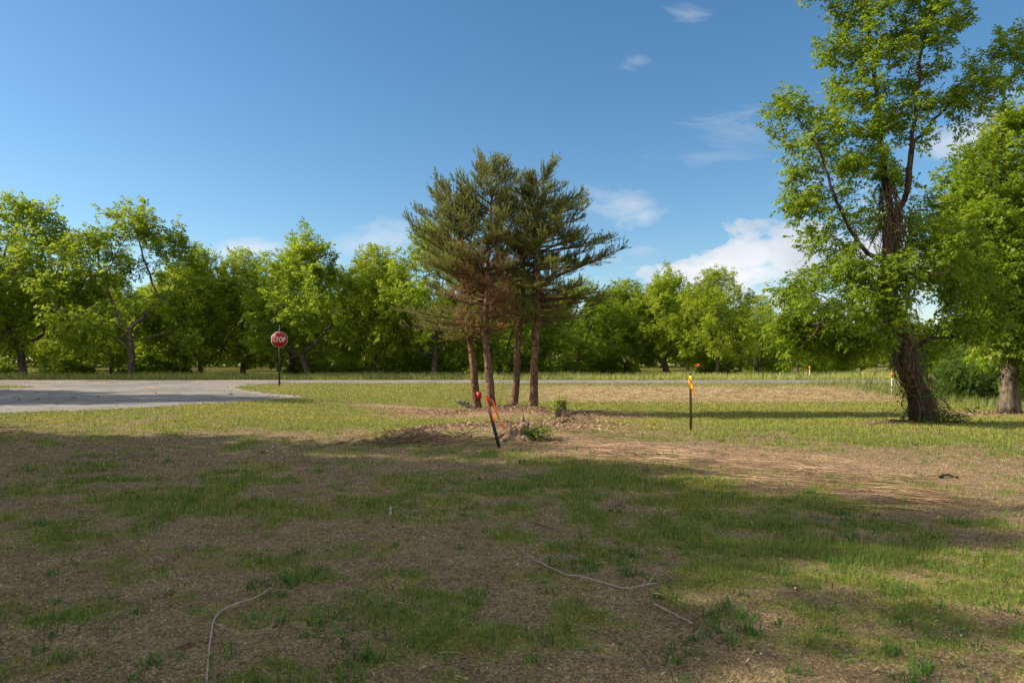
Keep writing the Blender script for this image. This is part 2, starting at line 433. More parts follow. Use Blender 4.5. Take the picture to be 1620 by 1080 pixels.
# ------------------------------------------------------------------ grass blades (one mass of ground cover)
def blades(x, y, h, w, lean, col, rng, seg=2, z=None):
    n = len(x); z = Hs(x, y) if z is None else z
    az = rng.uniform(0, 2*PI, n); la = rng.uniform(0, 2*PI, n)
    b = np.stack([x, y, z-.004], -1)
    s = np.stack([np.cos(az), np.sin(az), np.zeros(n)], -1)*w[:, None]/2
    ld = np.stack([np.cos(la), np.sin(la), np.zeros(n)], -1)
    up = np.zeros((n, 3)); up[:, 2] = 1
    c = np.cos(lean)[:, None]; sn = np.sin(lean)[:, None]
    mid = b+(up*c+ld*sn*.7)*h[:, None]*.55
    l2 = np.minimum(lean*1.7, 1.55)
    tip = mid+(up*np.cos(l2)[:, None]+ld*np.sin(l2)[:, None])*h[:, None]*.5
    V = np.stack([b-s, b+s, mid+s*.8, mid-s*.8, tip], 1)
    k = np.arange(n)[:, None]*5
    Q = k+np.array([[0, 1, 2, 3]]); T = k+np.array([[3, 2, 4]])
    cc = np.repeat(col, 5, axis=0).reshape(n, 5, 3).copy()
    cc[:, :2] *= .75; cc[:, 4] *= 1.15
    return V.reshape(-1, 3), Q, T, cc.reshape(-1, 3)
def logy(rng, n, a, b): return a*np.exp(rng.rand(n)*math.log(b/a))
def keep_mask(x, y):
    return (sd_poly(x, y) > .12-.25*fbm(x*3, y*3, 2)) & ~((y > RD0-.25) & (y < RD1+.2))
rng = np.random.RandomState(11)
STRAW = np.array([[.44, .34, .19], [.32, .245, .145], [.62, .52, .33], [.14, .10, .06], [.47, .36, .18]])
GREEN = np.array([[.095, .185, .022], [.13, .215, .028], [.18, .26, .036], [.075, .145, .022], [.24, .29, .055]])
REDS = np.array([[.36, .235, .14], [.50, .35, .21], [.23, .14, .085], [.64, .49, .31]])
def pal(rng, P, n):
    c = P[rng.randint(0, len(P), n)]*rng.uniform(.55, 1.4, (n, 1)); return c
# dry thatch
A = Acc(); n = 620000
y = logy(rng, n, 2.4, 41.5); x = rng.uniform(-1, 1, n)*(.78*y+1.6)
k = keep_mask(x, y); x, y = x[k], y[k]; n = len(x)
g, l, e = cover(x, y)
k = rng.rand(n) < (1-.55*g); x, y, g, l, e = x[k], y[k], g[k], l[k], e[k]; n = len(x)
sc = np.clip(y/6, .7, 5)
h = rng.uniform(.015, .055, n)*sc**.55; w = .0042*sc**.95*rng.uniform(.6, 1.5, n)
col = pal(rng, STRAW, n); rc = pal(rng, REDS, n); m_ = rng.rand(n) < l; col[m_] = rc[m_]
br = (.72+.7*(fbm(x*3.1+3, y*3.1+8, 3)))[:, None]; col = col*br*.9
lean = rng.uniform(.9, 1.5, n)
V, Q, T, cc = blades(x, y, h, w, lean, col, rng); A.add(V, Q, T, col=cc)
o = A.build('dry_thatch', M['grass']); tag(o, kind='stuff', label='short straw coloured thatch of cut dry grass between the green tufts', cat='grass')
# green grass
A = Acc(); n = 1150000
y = logy(rng, n, 2.4, 41.5); x = rng.uniform(-1, 1, n)*(.78*y+1.6)
k = keep_mask(x, y); x, y = x[k], y[k]; n = len(x)
g, l, e = cover(x, y)
tuft = .5*fbm(x*5.5+1, y*5.5+7, 2)+.5*fbm(x*15+1, y*15+7, 2)
dens = np.clip((g-.24)*1.7, .16, 1)*ss(.36, .60, tuft+.25*(g-.5)+.12*ss(8, 20, y))*(1-.9*l)
k = rng.rand(n) < dens; x, y, g, l, e, tuft = [q[k] for q in (x, y, g, l, e, tuft)]; n = len(x)
sc = np.clip(y/6, .7, 5)
h = rng.uniform(.025, .065, n)*(.6+.8*g)*sc**.35; w = .0032*sc**.92*rng.uniform(.6, 1.4, n); h = h*(1-.3*ss(12, 20, y))
dry = rng.rand(n) < (.12+.14*ss(11, 16, y)); col = pal(rng, GREEN, n); col[dry] = pal(rng, STRAW, dry.sum())*np.array([.62, .68, .62])
yl = ss(.4, .7, fbm(x*.5+8, y*.5, 3))[:, None]; col = col*(1-yl*.5)+yl*.5*col*np.array([1.5, 1.2, 1.1])
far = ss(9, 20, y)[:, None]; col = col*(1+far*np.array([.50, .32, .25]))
lean = np.abs(rng.normal(.35, .35, n))
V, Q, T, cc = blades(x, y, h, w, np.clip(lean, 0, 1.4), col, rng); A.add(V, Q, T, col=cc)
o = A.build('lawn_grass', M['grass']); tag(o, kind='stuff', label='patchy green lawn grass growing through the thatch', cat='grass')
print('grass blades', n)
# tall verge beyond the road, and the unmown slope at the right
A = Acc()
n = 60000
x = rng.uniform(-62, 75, n); y = RD1+.25+4.6*rng.rand(n)**1.3
h = rng.uniform(.26, .52, n)*(.75+.6*fbm(x*.5, y*.3, 2))*(.6+.5*ss(0, 1.5, y-RD1)); w = rng.uniform(.012, .028, n)
c1 = pal(rng, np.array([[.40, .42, .12], [.28, .34, .07], [.50, .48, .20], [.20, .28, .05]]), n)
V, Q, T, cc = blades(x, y, h, w, np.abs(rng.normal(.2, .2, n)), c1, rng); A.add(V, Q, T, col=cc)
n = 22000
x = rng.uniform(17, 40, n); y = rng.uniform(25.5, 41, n); k = ((x-18)*.4+(y-25.5)*.05 > rng.rand(n)*1.2); x, y = x[k], y[k]; n = len(x)
V, Q, T, cc = blades(x, y, rng.uniform(.2, .5, n), rng.uniform(.01, .02, n), np.abs(rng.normal(.25, .2, n)), pal(rng, np.array([[.20, .25, .06], [.12, .18, .03], [.28, .28, .12]]), n), rng); A.add(V, Q, T, col=cc)
n = 16000
x = rng.uniform(-3, 20, n); y = rng.uniform(30.6, 39, n); k = fbm(x*1.5, y*1.5, 3) > rng.uniform(.35, .62, n); x, y = x[k], y[k]; n = len(x)
V, Q, T, cc = blades(x, y, rng.uniform(.03, .10, n), rng.uniform(.012, .03, n), np.abs(rng.normal(.5, .4, n)), pal(rng, np.array([[.22, .14, .08], [.13, .085, .05], [.42, .31, .17], [.20, .24, .06]]), n), rng); A.add(V, Q, T, col=cc)
n = 9000    # ragged fringe along near road edge
x = rng.uniform(-14, 60, n); y = RD0-.1-rng.rand(n)**2*1.2
V, Q, T, cc = blades(x, y, rng.uniform(.05, .16, n), rng.uniform(.012, .022, n), np.abs(rng.normal(.25, .2, n)), pal(rng, np.array([[.20, .23, .06], [.28, .26, .12]]), n), rng); A.add(V, Q, T, col=cc)
o = A.build('verge_grass', M['grass']); tag(o, kind='stuff', label='tall pale unmown grass along the road verge', cat='grass')

# weeds: small broad-leaved clumps
A = Acc()
cl = []
for (px, py, n_, r) in ((310, 800, 16, .5), (460, 930, 9, .3), (545, 1010, 7, .3), (60, 1000, 10, .5), (700, 770, 14, 1.), (860, 800, 26, 1.4), (1000, 760, 20, 1.2), (1080, 760, 12, .8),
                        (1060, 850, 22, 1.), (1290, 850, 10, .5), (1410, 840, 16, .6), (960, 900, 8, .5), (1130, 980, 12, .4), (1480, 960, 14, .5), (1560, 1050, 8, .3), (640, 1000, 9, .5),
                        (975, 720, 16, .9), (1230, 690, 16, 1.4), (1430, 680, 12, 1.6), (270, 730, 16, 1.1), (120, 720, 12, 1.2), (560, 1060, 8, .3), (1380, 1040, 10, .4), (1190, 720, 12, 1.), (850, 740, 10, 1.)):
    p = on(px, py)
    for i in range(n_): cl.append((p[0]+rng.normal()*r*.6, p[1]+rng.normal()*r*.6))
for i in range(420):
    y_ = float(logy(rng, 1, 2.6, 20)[0]); x_ = rng.uniform(-1, 1)*(.78*y_+1); cl.append((x_, y_))
cl = np.array(cl); cl = cl[keep_mask(cl[:, 0], cl[:, 1])]
for (cx, cy) in cl:
    m_ = rng.randint(10, 26); s = rng.uniform(.6, 1.3)
    x = cx+rng.normal(size=m_)*.035*s; y = cy+rng.normal(size=m_)*.035*s
    base = np.array([[.055, .15, .018], [.075, .18, .022], [.045, .12, .020]])[rng.randint(3)]
    V, Q, T, cc = blades(x, y, rng.uniform(.04, .10, m_)*s, rng.uniform(.004, .009, m_)*s, rng.uniform(.1, 1.1, m_), base*rng.uniform(.7, 1.4, (m_, 1)), rng); A.add(V, Q, T, col=cc)
o = A.build('weeds', M['grass']); tag(o, kind='stuff', label='small bright green weed tufts scattered over the worn ground', cat='weeds')

# ------------------------------------------------------------------ litter: chips, straw stems
def quads_flat(x, y, L, W, az, col, rng, lift=.01, tilt=.25):
    n = len(x); z = Hs(x, y)+lift*rng.rand(n)+.003
    d = np.stack([np.cos(az), np.sin(az), rng.normal(size=n)*tilt], -1)*L[:, None]/2
    s = np.stack([-np.sin(az), np.cos(az), rng.normal(size=n)*tilt], -1)*W[:, None]/2
    c = np.stack([x, y, z+.3*W], -1)
    V = np.stack([c-d-s, c+d-s*.6, c+d+s*.6, c-d+s], 1).reshape(-1, 3)
    return V, np.arange(4*n).reshape(n, 4), np.repeat(col, 4, axis=0)
A = Acc()
n = 6000; y = logy(rng, n, 2.6, 24); x = rng.uniform(-1, 1, n)*(.78*y+1); k = keep_mask(x, y); x, y = x[k], y[k]; n = len(x)
V, Q, cc = quads_flat(x, y, rng.uniform(.01, .045, n)*np.clip(y/8, .8, 1.8), rng.uniform(.006, .018, n)*np.clip(y/8, .8, 1.8), rng.uniform(0, 2*PI, n), pal(rng, np.array([[.10, .065, .04], [.20, .14, .09], [.36, .29, .2], [.06, .04, .03]]), n), rng); A.add(V, Q, None, col=cc)
for (cx, cy, rx, ry, n) in ((.4, 23.6, 3.4, 1.3, 14000), (-3.0, 25.7, 2.6, .5, 1500), (.2, 14.2, 1.4, .6, 2200), (-1.9, 14.3, .9, .3, 1200), (1.5, 17.4, 1.6, .8, 2500), (10.9, 18.5, 1.1, .6, 1200), (17.6, 24, 3.2, .8, 3000)):
    x = cx+rng.normal(size=n)*rx*.6; y = cy+rng.normal(size=n)*ry*.6
    V, Q, cc = quads_flat(x, y, rng.uniform(.02, .08, n), rng.uniform(.008, .022, n), rng.uniform(0, 2*PI, n), pal(rng, np.array([[.12, .07, .045], [.24, .15, .09], [.38, .26, .16], [.07, .045, .035], [.50, .37, .24]]), n), rng, .04, .5); A.add(V, Q, None, col=cc)
n = 900; y = logy(rng, n, 2.6, 14); x = rng.uniform(-1, 1, n)*(.78*y+1)
V, Q, cc = quads_flat(x, y, rng.uniform(.015, .045, n), rng.uniform(.006, .018, n), rng.uniform(0, 2*PI, n), pal(rng, np.array([[.14, .09, .055], [.22, .15, .095], [.30, .22, .14], [.08, .055, .04]]), n), rng, .015, .5); A.add(V, Q, None, col=cc)
o = A.build('wood_litter', M['chip']); tag(o, kind='stuff', label='brown wood chips and dead leaves littering the ground', cat='litter')
A = Acc()
def stems(n, px0, px1, fy, spread, L0, L1, ang, P):
    for i in range(n):
        px = rng.uniform(px0, px1); py = fy(px)+rng.normal()*spread
        if py < 640: continue
        p = on(px, min(py, 1070), 4); L = rng.uniform(L0, L1)*min(1, p[1]/9); a_ = ang+rng.normal()*.28
        m_ = 6; t = np.linspace(-.5, .5, m_); bend = rng.normal()*.18*L
        X = p[0]+np.cos(a_)*t*L-np.sin(a_)*bend*(t*t*4); Y = p[1]+np.sin(a_)*t*L+np.cos(a_)*bend*(t*t*4)
        Z = Hs(X, Y)+.012+.03*rng.rand()*(1-4*t*t)
        r = rng.uniform(.0017, .0042)*(p[1]/10)**.5
        V, Q, T = tube(np.stack([X, Y, Z], -1), np.full(m_, r), 3); c = pal(rng, P, 1)
        A.add(V, Q, T, col=np.repeat(c, len(V), axis=0))
SP = np.array([[.36, .25, .16], [.48, .36, .24], [.26, .165, .11], [.16, .10, .07]])
stems(520, 860, 1500, lambda p: 690+(p-860)*.165, 17, .25, 1.5, -.42, SP)
stems(120, 560, 900, lambda p: 697, 8, .2, .8, .1, SP*.8)
stems(170, 0, 1620, lambda p: rng.uniform(700, 1075), 20, .06, .35, 0, SP*.8)
stems(40, 900, 1620, lambda p: rng.uniform(850, 1075), 20, .1, .35, -.4, SP)
o = A.build('straw_stems', M['chip']); tag(o, kind='stuff', label='long dry straw stems raked across the bare strip', cat='straw')

# ------------------------------------------------------------------ tree machinery
def colonize(nodes, parent, att, D, di, dk, iters, rng, trop=(0, 0, .05)):
    P = [np.array(p, float) for p in nodes]; par = list(parent)
    att = np.array(att); n0 = len(P)
    PA = np.array(P); dm = np.linalg.norm(att[:, None]-PA[None], axis=2)
    near = dm.argmin(1); dist = dm.min(1); trop = np.array(trop)
    for it in range(iters):
        m = dist < di
        if not m.any():
            m = dist < dist.min()+D
        idx = near[m]; u = np.unique(idx)
        vec = nrm(att[m]-np.array([P[i] for i in idx]))
        new = []
        sums = {int(i): np.zeros(3) for i in u}
        for i, v in zip(idx, vec): sums[int(i)] += v
        for i, s in sums.items():
            dr = s/(np.linalg.norm(s)+1e-6)+trop+rng.normal(size=3)*.12
            dr = dr/np.linalg.norm(dr); q = P[i]+dr*D
            new.append(q); P.append(q); par.append(i)
        NA = np.array(new); base = len(P)-len(new)
        dn = np.linalg.norm(att[:, None]-NA[None], axis=2)
        am = dn.argmin(1); dmin = dn.min(1); b = dmin < dist
        near = np.where(b, am+base, near); dist = np.where(b, dmin, dist)
        k = dist > dk
        att = att[k]; near = near[k]; dist = dist[k]
        if len(att) == 0: break
    return np.array(P), np.array(par)
def skeleton_mesh(P, par, Rtrunk, rtip, rng, acc, minr=0, kthick=9, flare=1.35, wob=.05, taper=.35):
    n = len(P); cnt = np.zeros(n); ch = [[] for _ in range(n)]
    for i in range(n):
        if par[i] >= 0: ch[par[i]].append(i)
    order = np.argsort(-np.arange(n))
    for i in order:
        if not ch[i]: cnt[i] = 1
        if par[i] >= 0: cnt[par[i]] += cnt[i]
    ex = math.log(max(cnt[0], 2))/math.log(Rtrunk/rtip)
    R = rtip*cnt**(1/ex)
    z0 = P[0][2]
    R = R*(1+(flare-1)*np.exp(-np.maximum(P[:, 2]-z0, 0)/.3))*(1-taper*np.clip((P[:, 2]-z0)/(P[:, 2].max()-z0), 0, 1)**.8)
    starts = [(0, -1)]
    while starts:
        s, p = starts.pop()
        chain = [] if p < 0 else [p]; i = s
        rr = [] if p < 0 else [min(R[p], R[s]*1.15)]
        while True:
            chain.append(i); rr.append(R[i])
            if not ch[i]: break
            c = sorted(ch[i], key=lambda q: -cnt[q])
            for q in c[1:]: starts.append((q, i))
            i = c[0]
        if max(rr) < minr or len(chain) < 2: continue
        k = kthick if max(rr) > .08 else (5 if max(rr) > .025 else 3)
        V, Q, T = tube(P[chain], rr, k, wob if k > 4 else 0, rng); acc.add(V, Q, T)
    return cnt, R, ch
def fronds(P, D, L, pairs, rng, w=.30, ll=.45, droop=.35, vmean=.5, vs=.16, vclump=None):
    n = len(P); up = np.array([0, 0, 1.]); D = nrm(D)
    S = nrm(np.cross(D, up)+1e-4); S = nrm(S+rng.normal(size=(n, 3))*.35); S = nrm(S-D*(S*D).sum(1)[:, None])
    Nn = np.cross(S, D)
    Vs = []; vv = []
    base_v = vmean+rng.normal(size=n)*vs*.7+(0 if vclump is None else vclump)
    J = [(t, sg) for t in np.linspace(.28, .92, pairs) for sg in (-1, 1)]+[(1., 0)]
    for (t, sg) in J:
        b = P+D*(L*t)[:, None]; b[:, 2] -= L*droop*t*t
        dr = nrm(D*(.55+.6*(sg == 0))+S*sg*.85-up*.28*(t+.3)+rng.normal(size=(n, 3))*.22)
        l = L*ll*(1-.45*abs(t-.62))*rng.uniform(.8, 1.2, n)
        W = nrm(np.cross(dr, Nn+rng.normal(size=(n, 3))*.55))*(l*w/2*rng.uniform(.85, 1.2, n))[:, None]
        mid = b+dr*(l*.48)[:, None]; tip = b+dr*l[:, None]; tip[:, 2] -= l*.18
        Vs.append(np.stack([b, mid+W, tip, mid-W], 1)); vv.append(np.repeat((base_v+rng.normal(size=n)*vs*.5)[:, None], 4, 1))
    V = np.stack(Vs, 1).reshape(-1, 3); v = np.stack(vv, 1).reshape(-1)
    return V, np.arange(len(V)).reshape(-1, 4), np.clip(v, 0, 1)
def leaf_crown(P, par, cnt, cmax, per, L, pairs, rng, acc, jit=.12, centre=None, vmean=.5, lift=-.05, **kw):
    idx = np.where((cnt <= cmax) & (par >= 0) & (P[:, 2] > P[0][2]+.9))[0]
    rep = rng.poisson(per, len(idx)); idx = np.repeat(idx, rep); n = len(idx)
    d = nrm(P[idx]-P[par[idx]]); base = P[idx]+rng.normal(size=(n, 3))*jit
    c = P[idx].mean(0) if centre is None else centre
    outw = nrm(base-c)
    dirs = nrm(d*.7+outw*.5+rng.normal(size=(n, 3))*.75+np.array([0, 0, lift]))
    vc = (fbm(base[:, 0]*.9+base[:, 2]*.7+50, base[:, 1]*.9+base[:, 2]*.6+50, 2)-.5)*.7
    V, Q, v = fronds(base, dirs, L*rng.uniform(.7, 1.25, n), pairs, rng, vclump=vc, vmean=vmean, **kw)
    acc.add(V, Q, None, v=v)
    return n

# ------------------------------------------------------------------ orchard pecans: six prototypes, copied
def pecan_proto(seed, H=12., Rc=5.2, skirt=2.3, fork=2.2, trunkR=.27, nclump=85):
    rng = np.random.RandomState(seed)
    lean = rng.normal(size=2)*.10
    nodes = [np.array([0, 0, -.1])]; par = [-1]; z = .3
    while z < fork:
        nodes.append(np.array([lean[0]*z, lean[1]*z, z])); par.append(len(nodes)-2); z += .4
    att = []
    for i in range(nclump):
        z = skirt+(H-skirt)*rng.rand()**.85; t = (z-skirt)/(H-skirt)
        r = Rc*(.62+.9*t-1.45*t*t)*1.28 if t > .12 else Rc*.78
        r = max(r, .5)*math.sqrt(rng.uniform(.12, 1)); a_ = rng.uniform(0, 2*PI)
        c = np.array([math.cos(a_)*r, math.sin(a_)*r, z]); m_ = rng.randint(10, 24); s = rng.uniform(.35, .75)
        att.append(c+rng.normal(size=(m_, 3))*np.array([s, s, s*.75]))
    att = np.concatenate(att); att = att[att[:, 2] > skirt*.6]
    P, par = colonize(nodes, par, att, .32, 3.6, .45, 70, rng)
    root = empty('pecan_tree', (0, 0, 0), 'x', 'tree')
    A = Acc(); cnt, R, ch = skeleton_mesh(P, par, trunkR, .014, rng, A, .015)
    A.build('trunk', M['bark_pecan'], root, True)
    A = Acc(); nf = leaf_crown(P, par, cnt, 4, 5.2, .52, 3, rng, A, .2, w=.48, ll=.5, vmean=.6, droop=.15, lift=.12)
    A.build('crown', M['leaf_far'], root)
    print('pecan', seed, len(P), nf)
    root['H0'] = float(P[:, 2].max()+.2)
    return root
protos = [pecan_proto(s, **kw) for s, kw in ((101, {}), (102, dict(Rc=5.8, fork=2.6, skirt=2.6)), (103, dict(Rc=4.8, skirt=1.7, fork=1.6)), (104, dict(Rc=5.6, skirt=2.6, nclump=62, fork=3.)), (105, dict(Rc=5.0, skirt=1.8, fork=1.9, nclump=85)))]
used = [False]*len(protos)
def put_pecan(k, x, y, H, rz, label, group, wide=1.0):
    src = protos[k]
    if used[k]: r = copy_tree(src)
    else: r = src; used[k] = True
    s = H/src['H0']; r.location = (x, y, hz(x, y)); r.rotation_euler = (0, 0, rz); r.scale = (s*wide, s*wide, s)
    tag(r, label, 'tree', group)
    return r
rp = random.Random(9)
FRONT = [(-70, 52, 330, 0, 1.05, 'leftmost pecan of the front row, its crown cut by the left edge of the photo'),
 (38, 52, 312, 1, 1.0, 'tall broad pecan at the far left with a dark trunk forking low'),
 (208, 50.5, 318, 3, 1.0, 'big spreading pecan with a pale trunk behind the road junction, limbs open in a fan'),
 (318, 56, 392, 2, .95, 'lower pecan filling the dip right of the big fan-shaped pecan'),
 (385, 58, 398, 4, 1., 'rounded pecan standing left of the stop sign, behind it'),
 (488, 53, 355, 0, 1.0, 'tall pointed pecan rising just right of the stop sign'),
 (592, 56, 392, 4, .95, 'yellow-green pecan between the pointed pecan and the left side of the pines'),
 (685, 54, 352, 1, .9, 'pecan with twin pale trunks, half hidden behind the left edge of the pines'),
 (790, 57, 420, 2, 1., 'pecan seen through the gaps between the four pine trunks'),
 (915, 57, 446, 3, 1.05, 'pecan just right of the pine trunks under their lowest right branch'),
 (990, 60, 446, 4, 1.0, 'dense low pecan left of the pecan with the rounded peak'),
 (1058, 58, 418, 0, .9, 'pecan with a rounded peak behind the yellow-ribboned post, low dark trunk to its left'),
 (1133, 54, 425, 1, .8, 'open-crowned pecan with a slim pale trunk right of the yellow-ribboned post'),
 (1196, 59, 468, 2, .9, 'small pecan at the right end of the treeline before the sky gap'),
 (1262, 63, 512, 3, 1., 'low pecan showing through under the left side of the big vine-covered tree'),
 (1345, 66, 520, 4, 1., 'low pecan seen behind the left of the vine-covered trunk'),
 (1440, 78, 535, 0, 1.1, 'distant small pecan hidden mostly by the vine-covered trunk'),
 (1525, 80, 548, 2, 1.1, 'distant small pecan in the gap between the vine-covered trunk and the right-hand thicket'),
 (1610, 80, 535, 4, 1.1, 'distant small pecan at the right edge behind the thicket')]
for i, (px, d, top, k, wide, lab) in enumerate(FRONT):
    x = (px-810)/F*d; H = (HY-top)/F*d+CZ
    put_pecan(k, x, d, H, rp.uniform(0, 6.28), lab, 'front row of pecans beyond the road', wide*(1.0 if H > 10.5 else 1.15))
for (y0, n, hh) in ((66, 11, 9.8), (78, 12, 10), (90, 13, 10.5), (104, 15, 11)):
    for i in range(n):
        x = -y0*.85+(i+.5)*1.7*y0/n+rp.uniform(-1.5, 1.5); y = y0+rp.uniform(-2, 2)
        px = 810+x/y*F
        h = hh*rp.uniform(.85, 1.05)*(1.15 if px < 640 else 1)*(1-.45*max(0, min(1, (px-1080)/200)))
        put_pecan(rp.randrange(5), x, y, h, rp.uniform(0, 6.28), 'pecan deep in the orchard, mostly hidden behind the front row', 'pecans deep in the orchard', 1.1 if h > 8 else 1.35)
# trees outside the view on the left, whose shade falls on the lawn and the side road
OFF = [(-18.0, 7.5, 14.7, 1, .64), (-17.4, 9.8, 13, 3, .9), (-21.8, 11.3, 12, 0, .95), (-18.0, 1.5, 12.8, 4, .85), (-18.4, 5.4, 13.5, 0, .85), (-25, 8.0, 14, 4, .9), (-14.2, -1.4, 9.5, 1, .8), (-15.4, 3.9, 9.6, 2, .9), (-32.5, 27.2, 16, 1, .55), (-38, 31.6, 13, 2, .6), (-40, 25, 17, 0, .6)]
for i, (x, y, H, k, w) in enumerate(OFF):
    put_pecan(k, x, y, H, rp.uniform(0, 6.28), 'shade tree standing left of the photo whose shadow crosses the ground', 'shade trees beyond the left edge', w)

# shrubs under the orchard
def shrub_proto(seed, R, Hh, m, name, label, cat, per=5, L=.4, group=None, pairs=3, **kw):
    rng = np.random.RandomState(seed)
    att = []
    for i in range(22):
        a_ = rng.uniform(0, 2*PI); r = R*math.sqrt(rng.rand())*.85; z = Hh*rng.uniform(.12, 1)*(1-.45*(r/R)**2)
        att.append(np.array([math.cos(a_)*r, math.sin(a_)*r, z])+rng.normal(size=(14, 3))*.22)
    att = np.concatenate(att); att = att[att[:, 2] > .05]
    P, par = colonize([[0, 0, -.05], [0, 0, .12]], [-1, 0], att, .16, 2.5, .25, 50, rng)
    root = empty(name, (0, 0, 0), label, cat, group)
    A = Acc(); cnt, R_, ch = skeleton_mesh(P, par, .05, .006, rng, A, .004, wob=0)
    A.build('stem', M['bark_near'], root, True)
    A = Acc(); idx = np.where((cnt <= 4) & (par >= 0))[0]; idx = np.repeat(idx, per); n = len(idx)
    base = P[idx]+rng.normal(size=(n, 3))*.12; dirs = nrm(base-np.array([0, 0, Hh*.3]))*.6+rng.normal(size=(n, 3))*.6
    V, Q, v = fronds(base, dirs, L*rng.uniform(.7, 1.2, n), pairs, rng, vmean=.5, **kw); A.add(V, Q, None, v=v)
    A.build('foliage', m, root)
    return root
sp = shrub_proto(301, 1.9, 1.9, M['leaf_far'], 'shrub', 'low green shrub growing among the orchard trunks', 'shrub', group='shrubs among the orchard trunks', w=.5, ll=.5)
for i in range(24):
    s = sp if i == 0 else copy_tree(sp)
    y = rp.uniform(56, 66); x = rp.uniform(-.8, .78)*y
    s.location = (x, y, hz(x, y)); s.rotation_euler = (0, 0, rp.uniform(0, 6)); q = rp.uniform(.6, 1.2); s.scale = (q*1.3, q*1.3, q)
# far wood
A = Acc(); rng = np.random.RandomState(77); n = 26000
x = rng.uniform(-190, 190, n); y = rng.uniform(112, 135, n)
top = 6.5+4.5*(fbm(x*.09, y*.02+3, 3)-.4); z = top*np.sqrt(rng.rand(n))
V, Q, v = fronds(np.stack([x, y, z], -1), rng.normal(size=(n, 3)), rng.uniform(1.0, 2.2, n), 2, rng, w=.6, ll=.6, vmean=.4); A.add(V, Q, None, v=v)
o = A.build('far_wood', M['leaf_far']); tag(o, kind='stuff', label='distant green wood closing the view behind the orchard', cat='woodland')

# ------------------------------------------------------------------ large vine-covered tree and its neighbours
def blob_tree(seed, name, label, d0, skel, blobs, trunkR, per, L, m, bark, D=.24, adens=1., vmean=.5, rtip=.008, pairs=4, cmax=3, depthk=.95, dmax=2.0, flare=1.2, w=.44, centre_px=None, jit=.10):
    """skel: list of polylines of (px, py, depth offset); each starts on an earlier point"""
    rng = np.random.RandomState(seed)
    nodes = []; par = []
    for pl in skel:
        W = [at(a_, b_, d0+c_) for (a_, b_, c_) in pl]
        if not nodes:
            nodes.append(W[0]); par.append(-1); cur = 0
        else:
            dd = [np.linalg.norm(q-W[0]) for q in nodes]; cur = int(np.argmin(dd))
        for a_, b_ in zip(W[:-1], W[1:]):
            k = max(1, int(np.linalg.norm(b_-a_)/D))
            for j in range(1, k+1):
                nodes.append(a_+(b_-a_)*j/k+rng.normal(size=3)*.02); par.append(cur); cur = len(nodes)-1
    att = []
    for b in blobs:
        px, py, rx, ry = b[:4]; off = b[4] if len(b) > 4 else 0
        c = at(px, py, d0+off); ax = rx/F*d0; az = ry/F*d0; ay = min(dmax, max(ax, az)*depthk)
        nc = max(3, int(5*adens*(ax*az*ay)**.55*2.2))
        for i in range(nc):
            u = nrm(rng.normal(size=3))*rng.rand()**.4
            cc = c+u*np.array([ax, ay, az]); s = rng.uniform(.12, .26)
            att.append(cc+rng.normal(size=(rng.randint(5, 11), 3))*s)
    att = np.concatenate(att)
    P, par = colonize(nodes, par, att, D, 2.6, .26, 70, rng)
    base = np.array(nodes[0]); base[2] = hz(base[0], base[1])
    root = empty(name, base, label, 'tree')
    A = Acc(); cnt, R, ch = skeleton_mesh(P, np.array(par), trunkR, rtip, rng, A, .004, 12, flare, .06, .62)
    A.build('trunk', bark, root, True, loc=base)
    A = Acc(); nf = leaf_crown(P, np.array(par), cnt, cmax, per, L, pairs, rng, A, jit, w=w, ll=.52, droop=.08, lift=.3, vmean=vmean, centre=at(*centre_px, d0) if centre_px else None)
    A.build('crown', m, root, loc=base)
    print(name, len(P), nf)
    return root, P, np.array(par), R, base
D0 = 18.3
skel = [[(1464, 672, 0), (1455, 635, 0), (1440, 590, 0), (1424, 545, 0), (1410, 500, 0), (1405, 460, 0), (1408, 410, 0), (1412, 350, 0), (1402, 290, .1), (1392, 220, .2), (1386, 140, .1), (1376, 60, 0), (1370, -20, 0), (1365, -90, 0)],
        [(1412, 350, 0), (1436, 300, -.3), (1442, 230, -.3), (1449, 170, -.4), (1455, 100, -.4), (1470, 20, -.5), (1490, -50, -.5)],
        [(1408, 420, 0), (1372, 402, -.4), (1338, 355, -.6), (1320, 310, -.7), (1304, 262, -.8), (1290, 220, -.8)],
        [(1412, 385, 0), (1448, 352, .4), (1492, 332, .6)],
        [(1442, 230, -.3), (1478, 190, .1), (1522, 150, .4), (1570, 105, .6), (1625, 72, .8)],
        [(1405, 470, 0), (1362, 468, -.8), (1312, 500, -1.2), (1285, 530, -1.2)],
        [(1430, 560, 0), (1468, 537, .3), (1530, 530, .6)],
        [(1408, 450, 0), (1440, 440, -1.), (1500, 430, -1.5)]]
